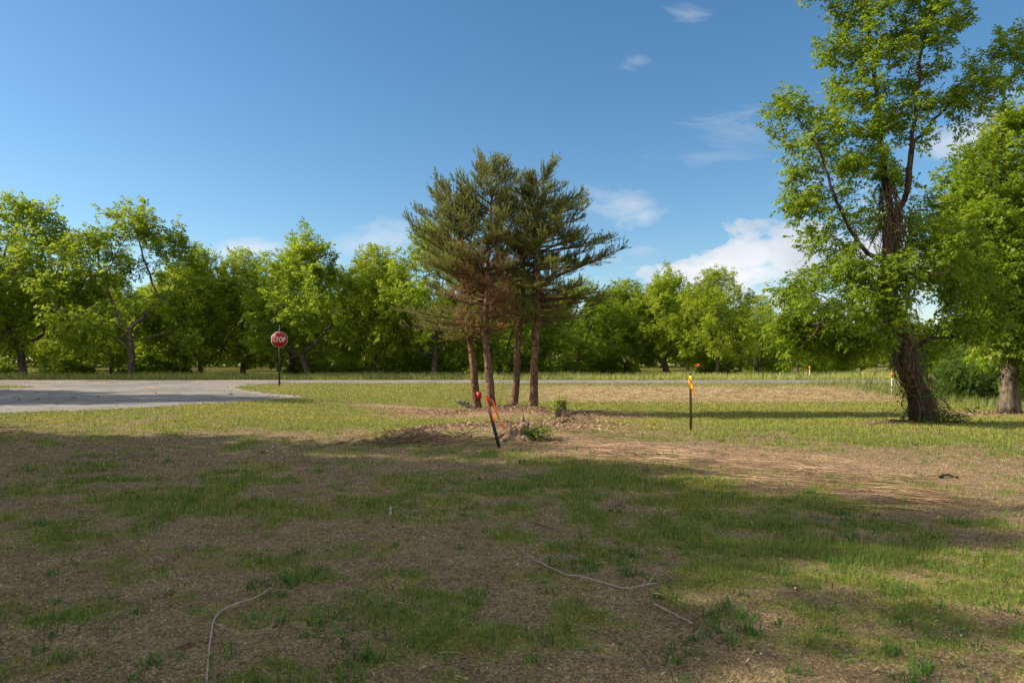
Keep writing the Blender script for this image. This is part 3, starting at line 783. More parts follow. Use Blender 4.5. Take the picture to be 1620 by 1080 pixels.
blobs = [(1372, 40, 40, 35), (1345, 80, 32, 30), (1382, 125, 38, 38), (1340, 130, 26, 30), (1432, 60, 34, 42), (1500, 15, 46, 18), (1472, 60, 30, 34), (1370, 195, 42, 36), (1330, 165, 26, 20), (1440, 185, 34, 45),
         (1460, 120, 24, 30), (1515, 165, 40, 22), (1555, 135, 36, 26), (1600, 85, 32, 30), (1650, 80, 36, 36), (1580, 150, 22, 16), (1236, 182, 20, 18), (1278, 180, 32, 18), (1300, 205, 30, 26), (1278, 235, 36, 24), (1262, 292, 20, 26),
         (1300, 318, 38, 20), (1338, 270, 32, 36), (1265, 330, 18, 14), (1398, 262, 30, 40), (1430, 285, 28, 34), (1330, 380, 44, 28), (1384, 345, 34, 34), (1452, 345, 34, 34),
         (1268, 448, 34, 30, -.3), (1262, 500, 30, 32, -.3), (1296, 530, 42, 36, -.3), (1345, 460, 48, 42, -.4), (1350, 540, 44, 30, -.2), (1400, 430, 46, 36, -1.), (1425, 480, 34, 22, -1.2), (1480, 412, 44, 40, -.6), (1520, 462, 46, 44, 0),
         (1500, 395, 44, 40, .3), (1505, 520, 44, 26, .3), (1262, 545, 22, 22, -.3), (1375, 20, 36, 30), (1350, -40, 60, 40), (1450, -50, 60, 40), (1330, 425, 46, 24, -.5), (1545, 500, 36, 36), (1460, 560, 24, 14, 1.), (1262, 455, 30, 30, .8), (1285, 525, 40, 36, .9), (1330, 500, 44, 40, -1.4), (1530, 430, 40, 40, .8), (1395, 500, 30, 30, 1.2)]
T1, P1, PAR1, R1, B1 = blob_tree(401, 'vine_covered_tree', 'tall open-crowned tree wrapped in brown vines, its leaning trunk alone on the lawn at right', D0, skel, blobs, .30, 11.5, .225, M['leaf_near'], M['bark_near'], D=.22, adens=1.45, vmean=.60, pairs=3, cmax=3, centre_px=(1400, 330))
sk2 = [[(1597, 652, 0), (1596, 600, 0), (1600, 540, 0), (1612, 480, 0), (1625, 400, 0), (1630, 300, 0), (1640, 220, 0)], [(1605, 520, 0), (1575, 460, -.8), (1550, 400, -1.)], [(1622, 420, 0), (1590, 340, -.6), (1560, 280, -.8)], [(1625, 400, 0), (1700, 330, 0)]]
bl2 = [(1545, 300, 40, 48), (1590, 250, 48, 48), (1625, 205, 45, 26), (1560, 390, 62, 60, -.5), (1620, 330, 70, 70), (1680, 260, 70, 70), (1590, 470, 60, 60), (1560, 540, 45, 36), (1640, 440, 80, 80), (1690, 380, 80, 100), (1620, 545, 50, 40), (1520, 340, 30, 34), (1515, 420, 30, 30), (1720, 480, 80, 80), (1575, 345, 50, 50, -1.), (1600, 420, 60, 60, -1.4)]
blob_tree(402, 'dense_tree', 'dense dark-shaded broadleaf tree at the right edge rising out of the thicket', 24, sk2, bl2, .30, 11.0, .33, M['leaf_near'], M['bark_pecan'], D=.27, adens=1.35, vmean=.48, dmax=2.6, cmax=4, w=.44, pairs=3, jit=.15, centre_px=(1640, 380))
sk3 = [[(1650, 650, 0), (1652, 590, 0), (1690, 500, 0), (1720, 400, 0)]]
bl3 = [(1680, 520, 80, 70), (1740, 440, 80, 90), (1650, 560, 50, 40)]
blob_tree(403, 'dense_tree', 'second trunk of the thicket, standing just past the right edge', 25, sk3, bl3, .2, 4.5, .36, M['leaf_dark'], M['bark_pecan'], D=.27, adens=1., vmean=.4, cmax=4, w=.34)
TH = [(1512, 632, .95, 1.0, .9, 'dark feathery bush spreading low at the left end of the right-hand thicket'), (1552, 638, 1.15, 1.5, 1.6, 'tall dark bush in the thicket left of the grey trunk'),
      (1575, 640, .8, 1.0, 1.1, 'small bush pressed against the grey trunk at the right edge'), (1640, 636, 1.3, 1.7, 1.8, 'bush at the right edge behind the grey trunk')]
for i, (px, py, sx, sy_, sz, lab) in enumerate(TH):
    p = on(px, py); b = shrub_proto(310+i, 1.5, 1.5, M['leaf_dark'], 'thicket_bush', lab, 'bush', per=6, L=.26, group='bushes of the right-hand thicket', pairs=4, w=.34)
    b.location = (p[0], p[1]+.6, p[2]); b.scale = (sx, sx, sz)

# vines on the leaning trunk
rng = np.random.RandomState(55); A = Acc()
line = np.array([at(a_, b_, D0) for (a_, b_, c_) in skel[0][:9]])
seglen = np.r_[0, np.cumsum(np.linalg.norm(np.diff(line, axis=0), axis=1))]
def online(s): return np.array([np.interp(s, seglen, line[:, i]) for i in range(3)])
for i in range(210):
    s0 = rng.uniform(0, seglen[-1]*.9); s1 = min(s0+rng.uniform(.6, 2.6), seglen[-1]); m_ = 14
    a0 = rng.uniform(0, 2*PI); tw = rng.normal()*1.6; pts_ = []
    loose = rng.uniform(0, .22) if rng.rand() < .5 else 0
    for j in range(m_):
        t = j/(m_-1); s = s0+(s1-s0)*t; c = online(s); r = .27-.03*s/2+loose*math.sin(PI*t)+rng.normal()*.015
        r = max(r, .12); a_ = a0+tw*t
        pts_.append(c+np.array([math.cos(a_)*r, math.sin(a_)*r, 0]))
    V, Q, T = tube(np.array(pts_), np.full(m_, rng.uniform(.005, .018)), 4); A.add(V, Q, T)
for i in range(330):          # hanging tangle
    s = rng.choice([rng.uniform(2.2, 3.6), rng.uniform(4.3, 6.0)]); c = online(s)+rng.normal(size=3)*np.array([.28, .25, .2]); m_ = 9; Lh = rng.uniform(.3, 1.3)
    pts_ = [c]; dx = rng.normal(size=3)*.06
    for j in range(m_-1): dx = dx*.8+rng.normal(size=3)*.03; pts_.append(pts_[-1]+dx+np.array([0, 0, -Lh/m_]))
    V, Q, T = tube(np.array(pts_), np.full(m_, rng.uniform(.004, .009)), 3); A.add(V, Q, T)
for i in range(50):          # stems slanting off the base to the right and left
    s = rng.uniform(.8, 1.9); c = online(s)+rng.normal(size=3)*.12; e = np.array([B1[0]+rng.uniform(-.5, .95), B1[1]+rng.normal()*.4, 0]); e[2] = hz(e[0], e[1])
    t = np.linspace(0, 1, 9)[:, None]; pl = c*(1-t)+e*t+np.array([1, 0, 0])*np.sin(t*PI)*rng.uniform(-.05, .2)+rng.normal(size=(9, 3))*.015
    V, Q, T = tube(pl, np.full(9, rng.uniform(.004, .011)), 3); A.add(V, Q, T)
vn_ = A.build('vine', M['vine'], T1, True, loc=B1); vn_['label'] = 'tangle of dry brown vines round the leaning trunk'
A = Acc(); n = 900
s = rng.uniform(0, 4.2, n)**1.0; base = np.array([online(q) for q in s])+rng.normal(size=(n, 3))*np.array([.20, .20, .15])
lowm = rng.rand(n) < .3
base[lowm] = np.array([B1[0]+.2, B1[1]-.15, B1[2]+.12])+rng.normal(size=(lowm.sum(), 3))*np.array([.45, .3, .12])
V, Q, v = fronds(base, rng.normal(size=(n, 3))+np.array([0, -.3, 0]), rng.uniform(.08, .16, n), 2, rng, w=.7, ll=.55, vmean=.45); A.add(V, Q, None, v=v)
A.build('ivy', M['leaf_dark'], T1, loc=B1)

# ------------------------------------------------------------------ four pines
def pine(seed, label, d, path, Rt, Ll, Lr, zlow, top_up, dens=1.0, brown=.0, tilt=.35):
    rng = np.random.RandomState(seed)
    W = np.array([at(px, py, d) for px, py in path]); W[0][2] = hz(W[0][0], d)-.08
    z = W[:, 2]; zt = z[-1]
    zz = np.linspace(z[0], zt, 40); line = np.stack([np.interp(zz, z, W[:, 0]), np.interp(zz, z, W[:, 1]), zz], -1)
    line[:, 0] += np.sin(zz*2.1+seed)*.03; line[:, 1] += np.sin(zz*1.7+seed*2)*.06
    R = Rt*(1-((zz-zz[0])/(zt-zz[0]))**1.1*.93)*(1+.28*np.exp(-(zz-zz[0])/.25))
    base = line[0].copy(); base[2] = hz(base[0], base[1])
    root = empty('pine_tree', base, label, 'tree', 'four pines on the mulch bed')
    A = Acc(); V, Q, T = tube(line, R, 14, .05, rng); A.add(V, Q, T)
    A.build('trunk', M['bark_pine'], root, True, loc=base)
    B = Acc(); NP, ND, NC = [], [], []
    def br(p0, az, L, el, r0, curl):
        n = 8; t = np.linspace(0, 1, n); pl = np.zeros((n, 3)); pl[0] = p0
        for j in range(1, n):
            e = el+curl*t[j]+rng.normal()*.07; azj = az+rng.normal()*.10
            pl[j] = pl[j-1]+np.array([math.cos(azj)*math.cos(e), math.sin(azj)*math.cos(e), math.sin(e)])*L/(n-1)
        V, Q, T = tube(pl, r0*(1-.85*t), 4 if r0 > .012 else 3); B.add(V, Q, T); return pl
    zb = zlow
    while zb < zt-.25:
        t = (zb-zlow)/(zt-zlow)
        for k in range(rng.randint(5, 9)):
            az = rng.uniform(0, 2*PI); c = math.cos(az)
            Lx = np.interp(t, [q[0] for q in (Lr if c > 0 else Ll)], [q[1] for q in (Lr if c > 0 else Ll)])
            Lf = np.interp(t, [0, .3, .7, 1], [1.1, 1.6, 1.3, .3])
            L = (abs(c)*Lx+(1-abs(c))*Lf)*rng.uniform(.5, 1.12)
            i = min(39, int((zb-zz[0])/(zt-zz[0])*39)); p0 = line[i].copy(); p0[2] = zb+rng.normal()*.05
            el = tilt*(.35+t*1.1)+rng.normal()*.12; L *= 1.05
            low = t < .22
            pl = br(p0, az, L, el*(.3 if low else 1), .012+.013*L, rng.uniform(.0, .5)*tilt)
            nt = int(L*(15 if not low else 10)*dens)+4
            for q in range(nt):
                s = rng.uniform(.22, 1)**.8; f = s*7; a0 = int(min(f, 6.99)); p = pl[a0]*(1-(f-a0))+pl[a0+1]*(f-a0)
                az2 = az+rng.choice([-1, 1])*rng.uniform(.3, 1.3)*(1.1-.3*s); L2 = rng.uniform(.3, .85)*(1.15-.6*s)*min(1, .5+L/2)
                tw = br(p, az2, L2, el+rng.normal()*.3+.12, .0035, .5)
                bprob = brown*math.exp(-((p[2]-3.6)/1.15)**2)*math.exp(-((p[0]+.75)/1.0)**2)
                isb = rng.rand() < bprob*1.6
                if low and rng.rand() < .25 and not isb: continue
                nn = int(L2*(19 if not isb else 13)*dens)+4; u = rng.rand(nn)**.75*6.99; ui = u.astype(int); fu = (u-ui)[:, None]
                pp = tw[ui]*(1-fu)+tw[ui+1]*fu; dd = nrm(tw[ui+1]-tw[ui]); rep = 6
                pp = np.repeat(pp, rep, 0); dd = np.repeat(dd, rep, 0); m_ = len(pp)
                nd = nrm(dd*.95+rng.normal(size=(m_, 3))*.42+np.array([0, 0, .25]))
                gcol = np.array([[.17, .195, .050], [.225, .245, .062], [.30, .31, .08], [.125, .155, .05]])[rng.randint(0, 4, m_)]*rng.uniform(.8, 1.35)
                if isb: gcol = np.array([[.32, .18, .085], [.22, .125, .065], [.42, .26, .14]])[rng.randint(0, 3, m_)]
                NP.append(pp); ND.append(nd); NC.append(gcol*rng.uniform(.85, 1.15, (m_, 1)))
        zb += rng.uniform(.23, .35)
    # bare lower snags
    for k in range(14):
        zq = rng.uniform(1.2, zlow+.6); i = min(39, int((zq-zz[0])/(zt-zz[0])*39)); br(line[i], rng.uniform(0, 2*PI), rng.uniform(.15, .8), rng.uniform(-.2, .5), .012, .3)
    B.build('branches', M['bark_pine'], root, True, loc=base)
    P = np.concatenate(NP); D = np.concatenate(ND); Cc = np.concatenate(NC); n = len(P)
    L = rng.uniform(.06, .11, n); S = nrm(np.cross(D, rng.normal(size=(n, 3))))*.0050
    V = np.stack([P-S, P+S, P+D*L[:, None]], 1).reshape(-1, 3)
    A = Acc(); A.add(V, None, np.arange(3*n).reshape(n, 3), col=np.repeat(Cc, 3, 0)); A.build('needles', M['needle'], root, loc=base)
    print('pine', n)
    return root, line
pine(501, 'leftmost of the four pines, with a red tag low on its trunk', 24.6, [(757, 640), (748, 580), (741, 520), (738, 440), (728, 360), (716, 300)], .15, [(0, 2.6), (.3, 2.8), (.6, 2.4), (.85, 1.4), (1, .4)], [(0, 1.2), (.5, 1.2), (1, .4)], 2.3, 0, 1.1, .8, .44)
pine(502, 'second pine from the left, tallest, its trunk base blackened behind the green post', 24.0, [(779, 641), (771, 580), (768, 500), (772, 420), (776, 330), (779, 262)], .15, [(0, 1.7), (.35, 2.6), (.6, 2.4), (.85, 1.5), (1, .4)], [(0, 1.0), (.5, 1.3), (.9, .8), (1, .3)], 2.6, 0, 1.15, 1.0, .46)
pine(503, 'third pine from the left, leaning slightly right', 24.9, [(812, 640), (818, 575), (824, 500), (830, 420), (828, 340), (824, 285)], .145, [(0, .9), (.5, 1.1), (1, .3)], [(0, .9), (.5, 1.2), (1, .3)], 2.9, 0, 1.05, .7, .38)
pine(504, 'rightmost of the four pines, with long level branches reaching right', 24.3, [(842, 641), (846, 580), (850, 500), (853, 420), (852, 340), (850, 274)], .15, [(0, .9), (.5, 1.0), (1, .3)], [(0, 1.8), (.12, 2.4), (.35, 3.0), (.55, 2.6), (.8, 1.6), (1, .35)], 2.9, 0, 1.35, .35, .24)

# red tag
p = at(758, 625, 24.45)
V, Q = boxV(0, 0, 0, .17, .012, .23); V = V+np.array([0, 0, 0]); o = build('marker_tag', M['redtag'], V+np.array([p[0], p[1]-.02, p[2]]), Q); o.location = (0, 0, 0)
tag(o, 'small red marker tag on the lower trunk of the leftmost pine', 'tag')

# ------------------------------------------------------------------ stop sign
sx, sy_ = (442-810)/F*38.0, 38.0; sz = hz(sx, sy_)
root = empty('stop_sign', (sx, sy_, sz), 'red octagonal stop sign on a dark post beside the junction', 'road sign')
A = Acc()     # perforated square tube
V, Q = boxV(0, 0, 1.45, .060, .006, 3.3); A.add(V, Q)
for q_ in (-1, 1):
    V, Q = boxV(q_*.027, .0185, 1.45, .006, .031, 3.3); A.add(V, Q)
    V, Q = boxV(q_*.035, .037, 1.45, .022, .006, 3.3); A.add(V, Q)
A.build('post', M['post_sign'], root)
def octv(r, y): return [(r*math.cos(PI/8+i*PI/4), y, r*math.sin(PI/8+i*PI/4)) for i in range(8)]
def octplate(name, r, y0, y1, m, par_, zc):
    V = np.array(octv(r, y0)+octv(r, y1)+[(0, y0, 0), (0, y1, 0)])+np.array([0, 0, zc])
    Q = [[i, (i+1) % 8, 8+(i+1) % 8, 8+i] for i in range(8)]; T = [[16, (i+1) % 8, i] for i in range(8)]+[[17, 8+i, 8+(i+1) % 8] for i in range(8)]
    return build(name, m, V, Q, T, parent=par_)
zc = CZ-(537-HY)/F*38-sz; Ro = .425/math.cos(PI/8)
pl = octplate('sign_plate', Ro, -.034, -.030, M['signwhite'], root, zc)
octplate('red_face', Ro*.952, -.0372, -.0345, M['signred'], pl, zc)
fc = bpy.data.curves.new('stop_text', 'FONT'); fc.body = 'STOP'; fc.size = .44; fc.align_x = 'CENTER'; fc.align_y = 'CENTER'; fc.extrude = .0012; fc.offset = .008
to = bpy.data.objects.new('tmp', fc); C.objects.link(to); bpy.context.view_layer.update()
me = bpy.data.meshes.new_from_object(to.evaluated_get(bpy.context.evaluated_depsgraph_get())); bpy.data.objects.remove(to)
co = np.zeros(len(me.vertices)*3); me.vertices.foreach_get('co', co); co = co.reshape(-1, 3)
wx = co[:, 0].max()-co[:, 0].min(); hx = co[:, 1].max()-co[:, 1].min(); cxm = (co[:, 0].max()+co[:, 0].min())/2; cym = (co[:, 1].max()+co[:, 1].min())/2
nc = np.column_stack([(co[:, 0]-cxm)*.65/wx, -.040-co[:, 2], (co[:, 1]-cym)*.28/hx+zc]); me.vertices.foreach_set('co', nc.ravel()); me.update(); me.materials.append(M['signwhite'])
to = bpy.data.objects.new('lettering', me); C.objects.link(to); to.parent = pl; tag(to, 'white word STOP')
root.rotation_euler = (0, 0, rad(17))
A = Acc(); V, Q = boxV(0, .0, zc+.56, .035, .05, .11); A.add(V, Q); A.build('blade_bracket', M['signwhite'], root)
V, Q = boxV(0, 0, zc+.70, .03, .6, .16); o = build('street_name_blade', M['teal'], V, Q, parent=root); o['label'] = 'green street name blade seen edge-on'

# ------------------------------------------------------------------ T-posts with flagging
def tpost(name, label, base, top, m, seed, w=.034):
    rng = np.random.RandomState(seed)
    b = np.array(base); t = np.array(top); L = np.linalg.norm(t-b); ax = (t-b)/L
    root = empty(name, b, label, 'post', None)
    q = Vector((0, 0, 1)).rotation_difference(Vector(ax)); root.rotation_mode = 'QUATERNION'; root.rotation_quaternion = q
    A = Acc(); V, Q = boxV(0, 0, L/2-.1, w*1.15, .006, L+.2); A.add(V, Q); V, Q = boxV(0, .0185, L/2-.1, .006, .031, L+.2); A.add(V, Q)
    for z in np.arange(.1, L-.02, .055):
        V, Q = boxV(0, -.006, z, .014, .006, .018); A.add(V, Q)
    A.build('post_shaft', m, root)
    return root, L, q
def ribbon(pts_, w, m, name, root, q, seed, twist=1.5, tail=0):
    rng = np.random.RandomState(seed); P = np.array(pts_); tt = np.linspace(0, len(P)-1, 26)
    R = np.stack([np.interp(tt, np.arange(len(P)), P[:, i]) for i in range(3)], -1); R[:, 1] += np.sin(tt*3+seed)*.012
    V = []
    for i, p in enumerate(R):
        a_ = twist*math.sin(i*.33+seed)*.5; s = np.array([math.cos(a_), math.sin(a_), 0])*w/2; V += [p-s, p+s, p+s+np.array([0, .0012, 0]), p-s+np.array([0, .0012, 0])]
    n = len(R); Q = []
    for i in range(n-1):
        for a_, b_ in ((0, 1), (1, 2), (2, 3), (3, 0)): Q.append([i*4+a_, i*4+b_, i*4+4+b_, i*4+4+a_])
    inv = q.inverted(); Vl = [inv @ (Vector(v)-Vector(root.location)) for v in V]
    return build(name, m, np.array([list(v) for v in Vl]), Q, parent=root)
b = on(790, 709); dL = b[1]
root, L, q = tpost('metal_post', 'dark green steel post leaning left, tied with two long orange ribbons', b, at(769, 626, dL), M['post_green'], 1, .05)
ribbon([at(767, 628, dL-.03), at(773, 640, dL-.04), at(778, 655, dL-.04), at(783, 667, dL-.04)], .034, M['orange'], 'ribbon', root, q, 2)
ribbon([at(771, 627, dL-.03), at(780, 634, dL-.05), at(785, 650, dL-.05), at(790, 664, dL-.05), at(799, 680, dL-.06)], .034, M['orange'], 'ribbon', root, q, 5)
A = Acc(); V, Q, T = tube(np.array([[0, 0, L-.09], [0, 0, L-.02]]), [.036, .036], 8); A.add(V, Q, T); A.build('ribbon_knot', M['orange'], root)
b = on(1093, 681); dR = b[1]
root, L, q = tpost('metal_post', 'upright rusty brown steel post tied with yellow and orange ribbons', b, at(1092, 590, dR), M['post_brown'], 2, .05)
ribbon([at(1091, 597, dR-.04), at(1091, 606, dR-.05), at(1094, 614, dR-.05), at(1098, 626, dR-.05)], .05, M['orange2'], 'ribbon', root, q, 8).__setitem__('label', 'orange ribbon tail')
ribbon([at(1093, 595, dR-.03), at(1092, 602, dR-.06), at(1095, 609, dR-.06), at(1095, 615, dR-.07)], .06, M['yellow'], 'ribbon', root, q, 4).__setitem__('label', 'yellow ribbon with crumpled loops')
A = Acc(); V, Q, T = tube(np.array([[0, 0, L-.14], [.01, 0, L-.06]]), [.044, .036], 9, .15, np.random.RandomState(2)); A.add(V, Q, T); A.build('ribbon_knot', M['yellow'], root)

# small roadside markers
def stake(name, label, cat, px, d, ytop, w, m, capm=None, caph=.14):
    x = (px-810)/F*d; z = hz(x, d); top = CZ-(ytop-HY)/F*d-z
    root = empty(name, (x, d, z), label, cat)
    A = Acc(); V, Q = boxV(0, 0, top/2-.1, w, w*.5, top+.2); A.add(V, Q); A.build('stake', m, root)
    if capm: V, Q = boxV(0, -.004, top-caph/2, w*1.35, w*.8, caph); build('band', capm, V, Q, parent=root)
    return root
stake('marker_stake', 'white stake with orange and yellow top beside the vine-covered trunk', 'stake', 1411, 34, 588, .055, M['white_post'], M['orange2'], .3)
stake('marker_stake', 'thin white marker stake with orange band on the far verge, left of the big tree', 'stake', 1281, 49, 579, .06, M['white_post'], M['orange2'], .28)
stake('thin_pole', 'thin dark pole standing in front of the orchard at the right end of the treeline', 'pole', 1193, 50.5, 562, .05, M['post_brown'])
x = (1103-810)/F*50; root = empty('survey_flag', (x, 50, hz(x, 50)), 'small orange flag on a thin wire in front of the slim pale trunk', 'flag')
z = CZ-(578-HY)/F*50-hz(x, 50); V, Q, T = tube(np.array([[-.13, 0, -.05], [-.13, 0, z+.14]]), [.006, .006], 5); build('wire', M['post_brown'], V, Q, T, parent=root)
V = []; n = 6
for i in range(n):
    a_ = i/(n-1); V += [[-.13+.3*a_, .03*math.sin(a_*5), z-.12+.1*a_], [-.13+.3*a_, .03*math.sin(a_*5), z+.12+.02*a_]]
V = np.array(V); V2 = V+np.array([0, .003, 0]); m_ = len(V)
Q = [[2*i, 2*i+2, 2*i+3, 2*i+1] for i in range(n-1)]; Q = Q+[[m_+a_ for a_ in q_[::-1]] for q_ in Q]
build('flag', M['orange'], np.vstack([V, V2]), Q, parent=root)

# ------------------------------------------------------------------ stumps, logs, branches, twigs
rng = np.random.RandomState(88)
def stump(name, label, c, R, Hh, seed, jag=.08, tilt=0, lean=(0, 0)):
    rng = np.random.RandomState(seed); k = 28; rings = 9; th = np.arange(k)*2*PI/k; V = []
    lob = 1+.16*np.sin(th*3+seed)+.10*np.sin(th*5+1)+.05*rng.normal(size=k)
    tj = rng.normal(size=k)*jag+tilt*np.cos(th)
    for i in range(rings):
        t = i/(rings-1); r = R*lob*(1+.75*(1-t)**3*(1+.4*np.sin(th*4+seed)))*(1+.03*rng.normal(size=k))
        z = -.06+(Hh+.06)*t+tj*t**2
        V.append(np.stack([np.cos(th)*r+lean[0]*t, np.sin(th)*r+lean[1]*t, z], -1))
    for s in (.75, .4):
        V.append(np.stack([np.cos(th)*R*lob*s+lean[0], np.sin(th)*R*lob*s+lean[1], Hh+tj*s+rng.normal(size=k)*jag*.5], -1))
    V = np.concatenate(V); nr = rings+2; idx = np.arange(nr*k).reshape(nr, k); nx = np.roll(idx, -1, 1)
    Q = np.stack([idx[:-1], nx[:-1], nx[1:], idx[1:]], -1).reshape(-1, 4)
    V = np.vstack([V, [[lean[0], lean[1], Hh]]]); T = [[nr*k, idx[-1][j], nx[-1][j]] for j in range(k)]
    root = empty(name, c, label, 'stump'); build('stump_wood', M['wood_stump'], V, Q, T, parent=root); return root
def leaves_on(root, c, n, spread, L, m, seed, name='leafy_sprouts', vmean=.55, **kw):
    rng = np.random.RandomState(seed); base = np.array(c)+rng.normal(size=(n, 3))*np.array(spread)
    base[:, 2] = np.maximum(base[:, 2], .02)
    V, Q, v = fronds(base, rng.normal(size=(n, 3))+np.array([0, 0, .5]), L*rng.uniform(.6, 1.2, n), 2, rng, w=.55, ll=.6, vmean=vmean, **kw)
    return build(name, m, V, Q, None, {'v': v}, parent=root)
c = on(886, 661); r1 = stump('tree_stump', 'upright stump wrapped in green ivy, in front of the rightmost pine', c, .19, .55, 4, .03)
leaves_on(r1, (-.06, -.12, .50), 80, (.15, .10, .05), .12, M['leaf_near'], 5, 'ivy'); leaves_on(r1, (-.12, -.16, .2), 55, (.10, .06, .13), .11, M['leaf_near'], 6, 'ivy')
A = Acc()
for i in range(16):
    t = np.linspace(0, 1, 8); a_ = rng.uniform(0, 2*PI); V, Q, T = tube(np.stack([np.cos(a_+t)*(.22-.04*t), np.sin(a_+t)*(.22-.04*t), t*.48], -1)+rng.normal(size=(8, 3))*.012, np.full(8, .008), 4); A.add(V, Q, T)
A.build('vine', M['vine'], r1, True)
c = on(812, 693)
r2 = stump('tree_stump', 'low jagged pale stump tipped on its side right of the green post', c, .19, .22, 9, .05, .12, (.08, 0))
leaves_on(r2, (.36, -.05, .10), 80, (.14, .10, .07), .15, M['leaf_dark'], 7, 'leafy_sprouts', .8)
A = Acc()
for i, (a_, Lr_) in enumerate(((-.4, .6), (-.15, .85), (.25, .5), (-.9, .45), (3.3, .7), (2.9, .5), (-2.2, .45))):
    t = np.linspace(0, 1, 9)[:, None]; pl_ = np.hstack([np.cos(a_)*t*Lr_+.05, np.sin(a_)*t*Lr_, .15*(1-t)**2-.02*t])+rng.normal(size=(9, 3))*.018
    V, Q, T = tube(pl_, (.06*(1-t[:, 0])+.014), 7, .12, rng); A.add(V, Q, T)
A.build('root', M['wood_stump'], r2)
def branch(name, label, cat, pts_, r0, m, seed, forks=3, r1_=.25, lift=.0):
    rng = np.random.RandomState(seed); P = np.array(pts_); tt = np.linspace(0, len(P)-1, 24)
    pl_ = np.stack([np.interp(tt, np.arange(len(P)), P[:, i]) for i in range(3)], -1)
    for _ in range(2): pl_[1:-1] = (pl_[:-2]+pl_[1:-1]*2+pl_[2:])/4
    pl_ += rng.normal(size=pl_.shape)*r0*.45
    pl_[:, 2] -= r0*.8
    A = Acc(); V, Q, T = tube(pl_, r0*(1-(1-r1_)*np.linspace(0, 1, 24)), 7, .07, rng); A.add(V, Q, T)
    for i in range(forks):
        j = rng.randint(7, 22); d = nrm(pl_[j+1]-pl_[j]); L = rng.uniform(.15, .4)*np.linalg.norm(pl_[-1]-pl_[0])*.7
        e = nrm(d+np.array([-d[1], d[0], 0])*rng.choice([-1, 1])*.7+np.array([0, 0, rng.uniform(0, .35)])); q_ = pl_[j]+e*np.linspace(0, 1, 6)[:, None]*L+rng.normal(size=(6, 3))*r0*.2
        V, Q, T = tube(q_, r0*.5*np.linspace(1, .4, 6), 5); A.add(V, Q, T)
    o = A.build(name, m, None, True, loc=pl_[0]); o.location = [float(v) for v in pl_[0]]; return tag(o, label, cat)
def gp(px, py, h=0): p = on(px, py); p[2] += h; return p
branch('fallen_branch', 'grey forked branch lying on the ground right of the ivy stump', 'branch', [gp(896, 659, .06), gp(912, 655, .13), gp(930, 654, .12), gp(948, 654, .08), gp(962, 655, .04)], .030, M['vine'], 3, 4)
branch('fallen_branch', 'thin pale stick propped against the fallen branch by the ivy stump', 'branch', [gp(910, 650, .06), gp(916, 660, .04), gp(922, 666, .01)], .012, M['twig'], 13, 0)
branch('fallen_branch', 'short dark branch slanting down from the fallen branch', 'branch', [gp(922, 654, .12), gp(932, 661, .05), gp(941, 664, .01)], .018, M['vine'], 14, 1)
branch('fallen_branch', 'dark branch lying at the foot of the ivy stump', 'branch', [gp(884, 671, .02), gp(900, 664, .05), gp(925, 667, .03)], .025, M['char'], 15, 2)
branch('fallen_branch', 'long brown branch arching over the brush left of the green post', 'branch', [gp(686, 700, .02), gp(722, 698, .08), gp(752, 690, .18), gp(776, 682, .2)], .016, M['twig_brown'], 16, 3)
branch('charred_log', 'short black charred log lying left of the leftmost pine', 'log', [gp(726, 641, .22), gp(737, 643, .12), gp(752, 647, .06), gp(764, 648, .04)], .07, M['char'], 4, 0, .7)
branch('charred_log', 'flat dark charred log lying in the mulch at the foot of the second pine', 'log', [gp(757, 646, .06), gp(775, 648, .05), gp(800, 645, .04)], .05, M['char'], 6, 1, .5)
branch('dead_twig', 'long pale crooked twig lying on the grass in the foreground centre', 'twig', [gp(840, 884, .02), gp(870, 902, .02), gp(900, 915, .03), gp(918, 916, .03), gp(958, 927, .02), gp(994, 936, .02), gp(1015, 931, .03), gp(1041, 926, .02)], .0060, M['twig'], 21, 2, .6)
branch('dead_twig', 'long thin curved twig at the bottom left running out of the picture', 'twig', [gp(428, 936, .03), gp(410, 949, .03), gp(380, 959, .03), gp(350, 970, .03), gp(338, 984, .03), gp(334, 1010, .02), gp(330, 1045, .02), gp(327, 1078, .02), gp(326, 1110, .02)], .0050, M['twig'], 22, 1, .8)
branch('dead_twig', 'straight pale twig right of the crooked twig in the foreground', 'twig', [gp(1034, 958, .02), gp(1060, 972, .02), gp(1095, 990, .02)], .0055, M['twig'], 23, 0, .6)
branch('dead_twig', 'short brown twig above the crooked pale twig, on green grass', 'twig', [gp(840, 827, .02), gp(860, 833, .02), gp(877, 838, .02)], .008, M['twig_brown'], 24, 0, .7)
branch('dead_twig', 'short stubby pale stick standing out on the brown thatch left of centre', 'twig', [gp(619, 804, .02), gp(617, 817, .02)], .012, M['twig'], 25, 0, .8)
branch('dead_twig', 'dark twig on the bare ground at the upper right of the shadow', 'twig', [gp(1485, 756, .03), gp(1500, 755, .05), gp(1515, 756, .02)], .016, M['char'], 26, 1, .6)
branch('dead_twig', 'dark twig in the thatch at the lower left', 'twig', [gp(280, 1027, .02), gp(300, 1020, .02), gp(320, 1017, .02)], .007, M['twig_brown'], 27, 1, .6)
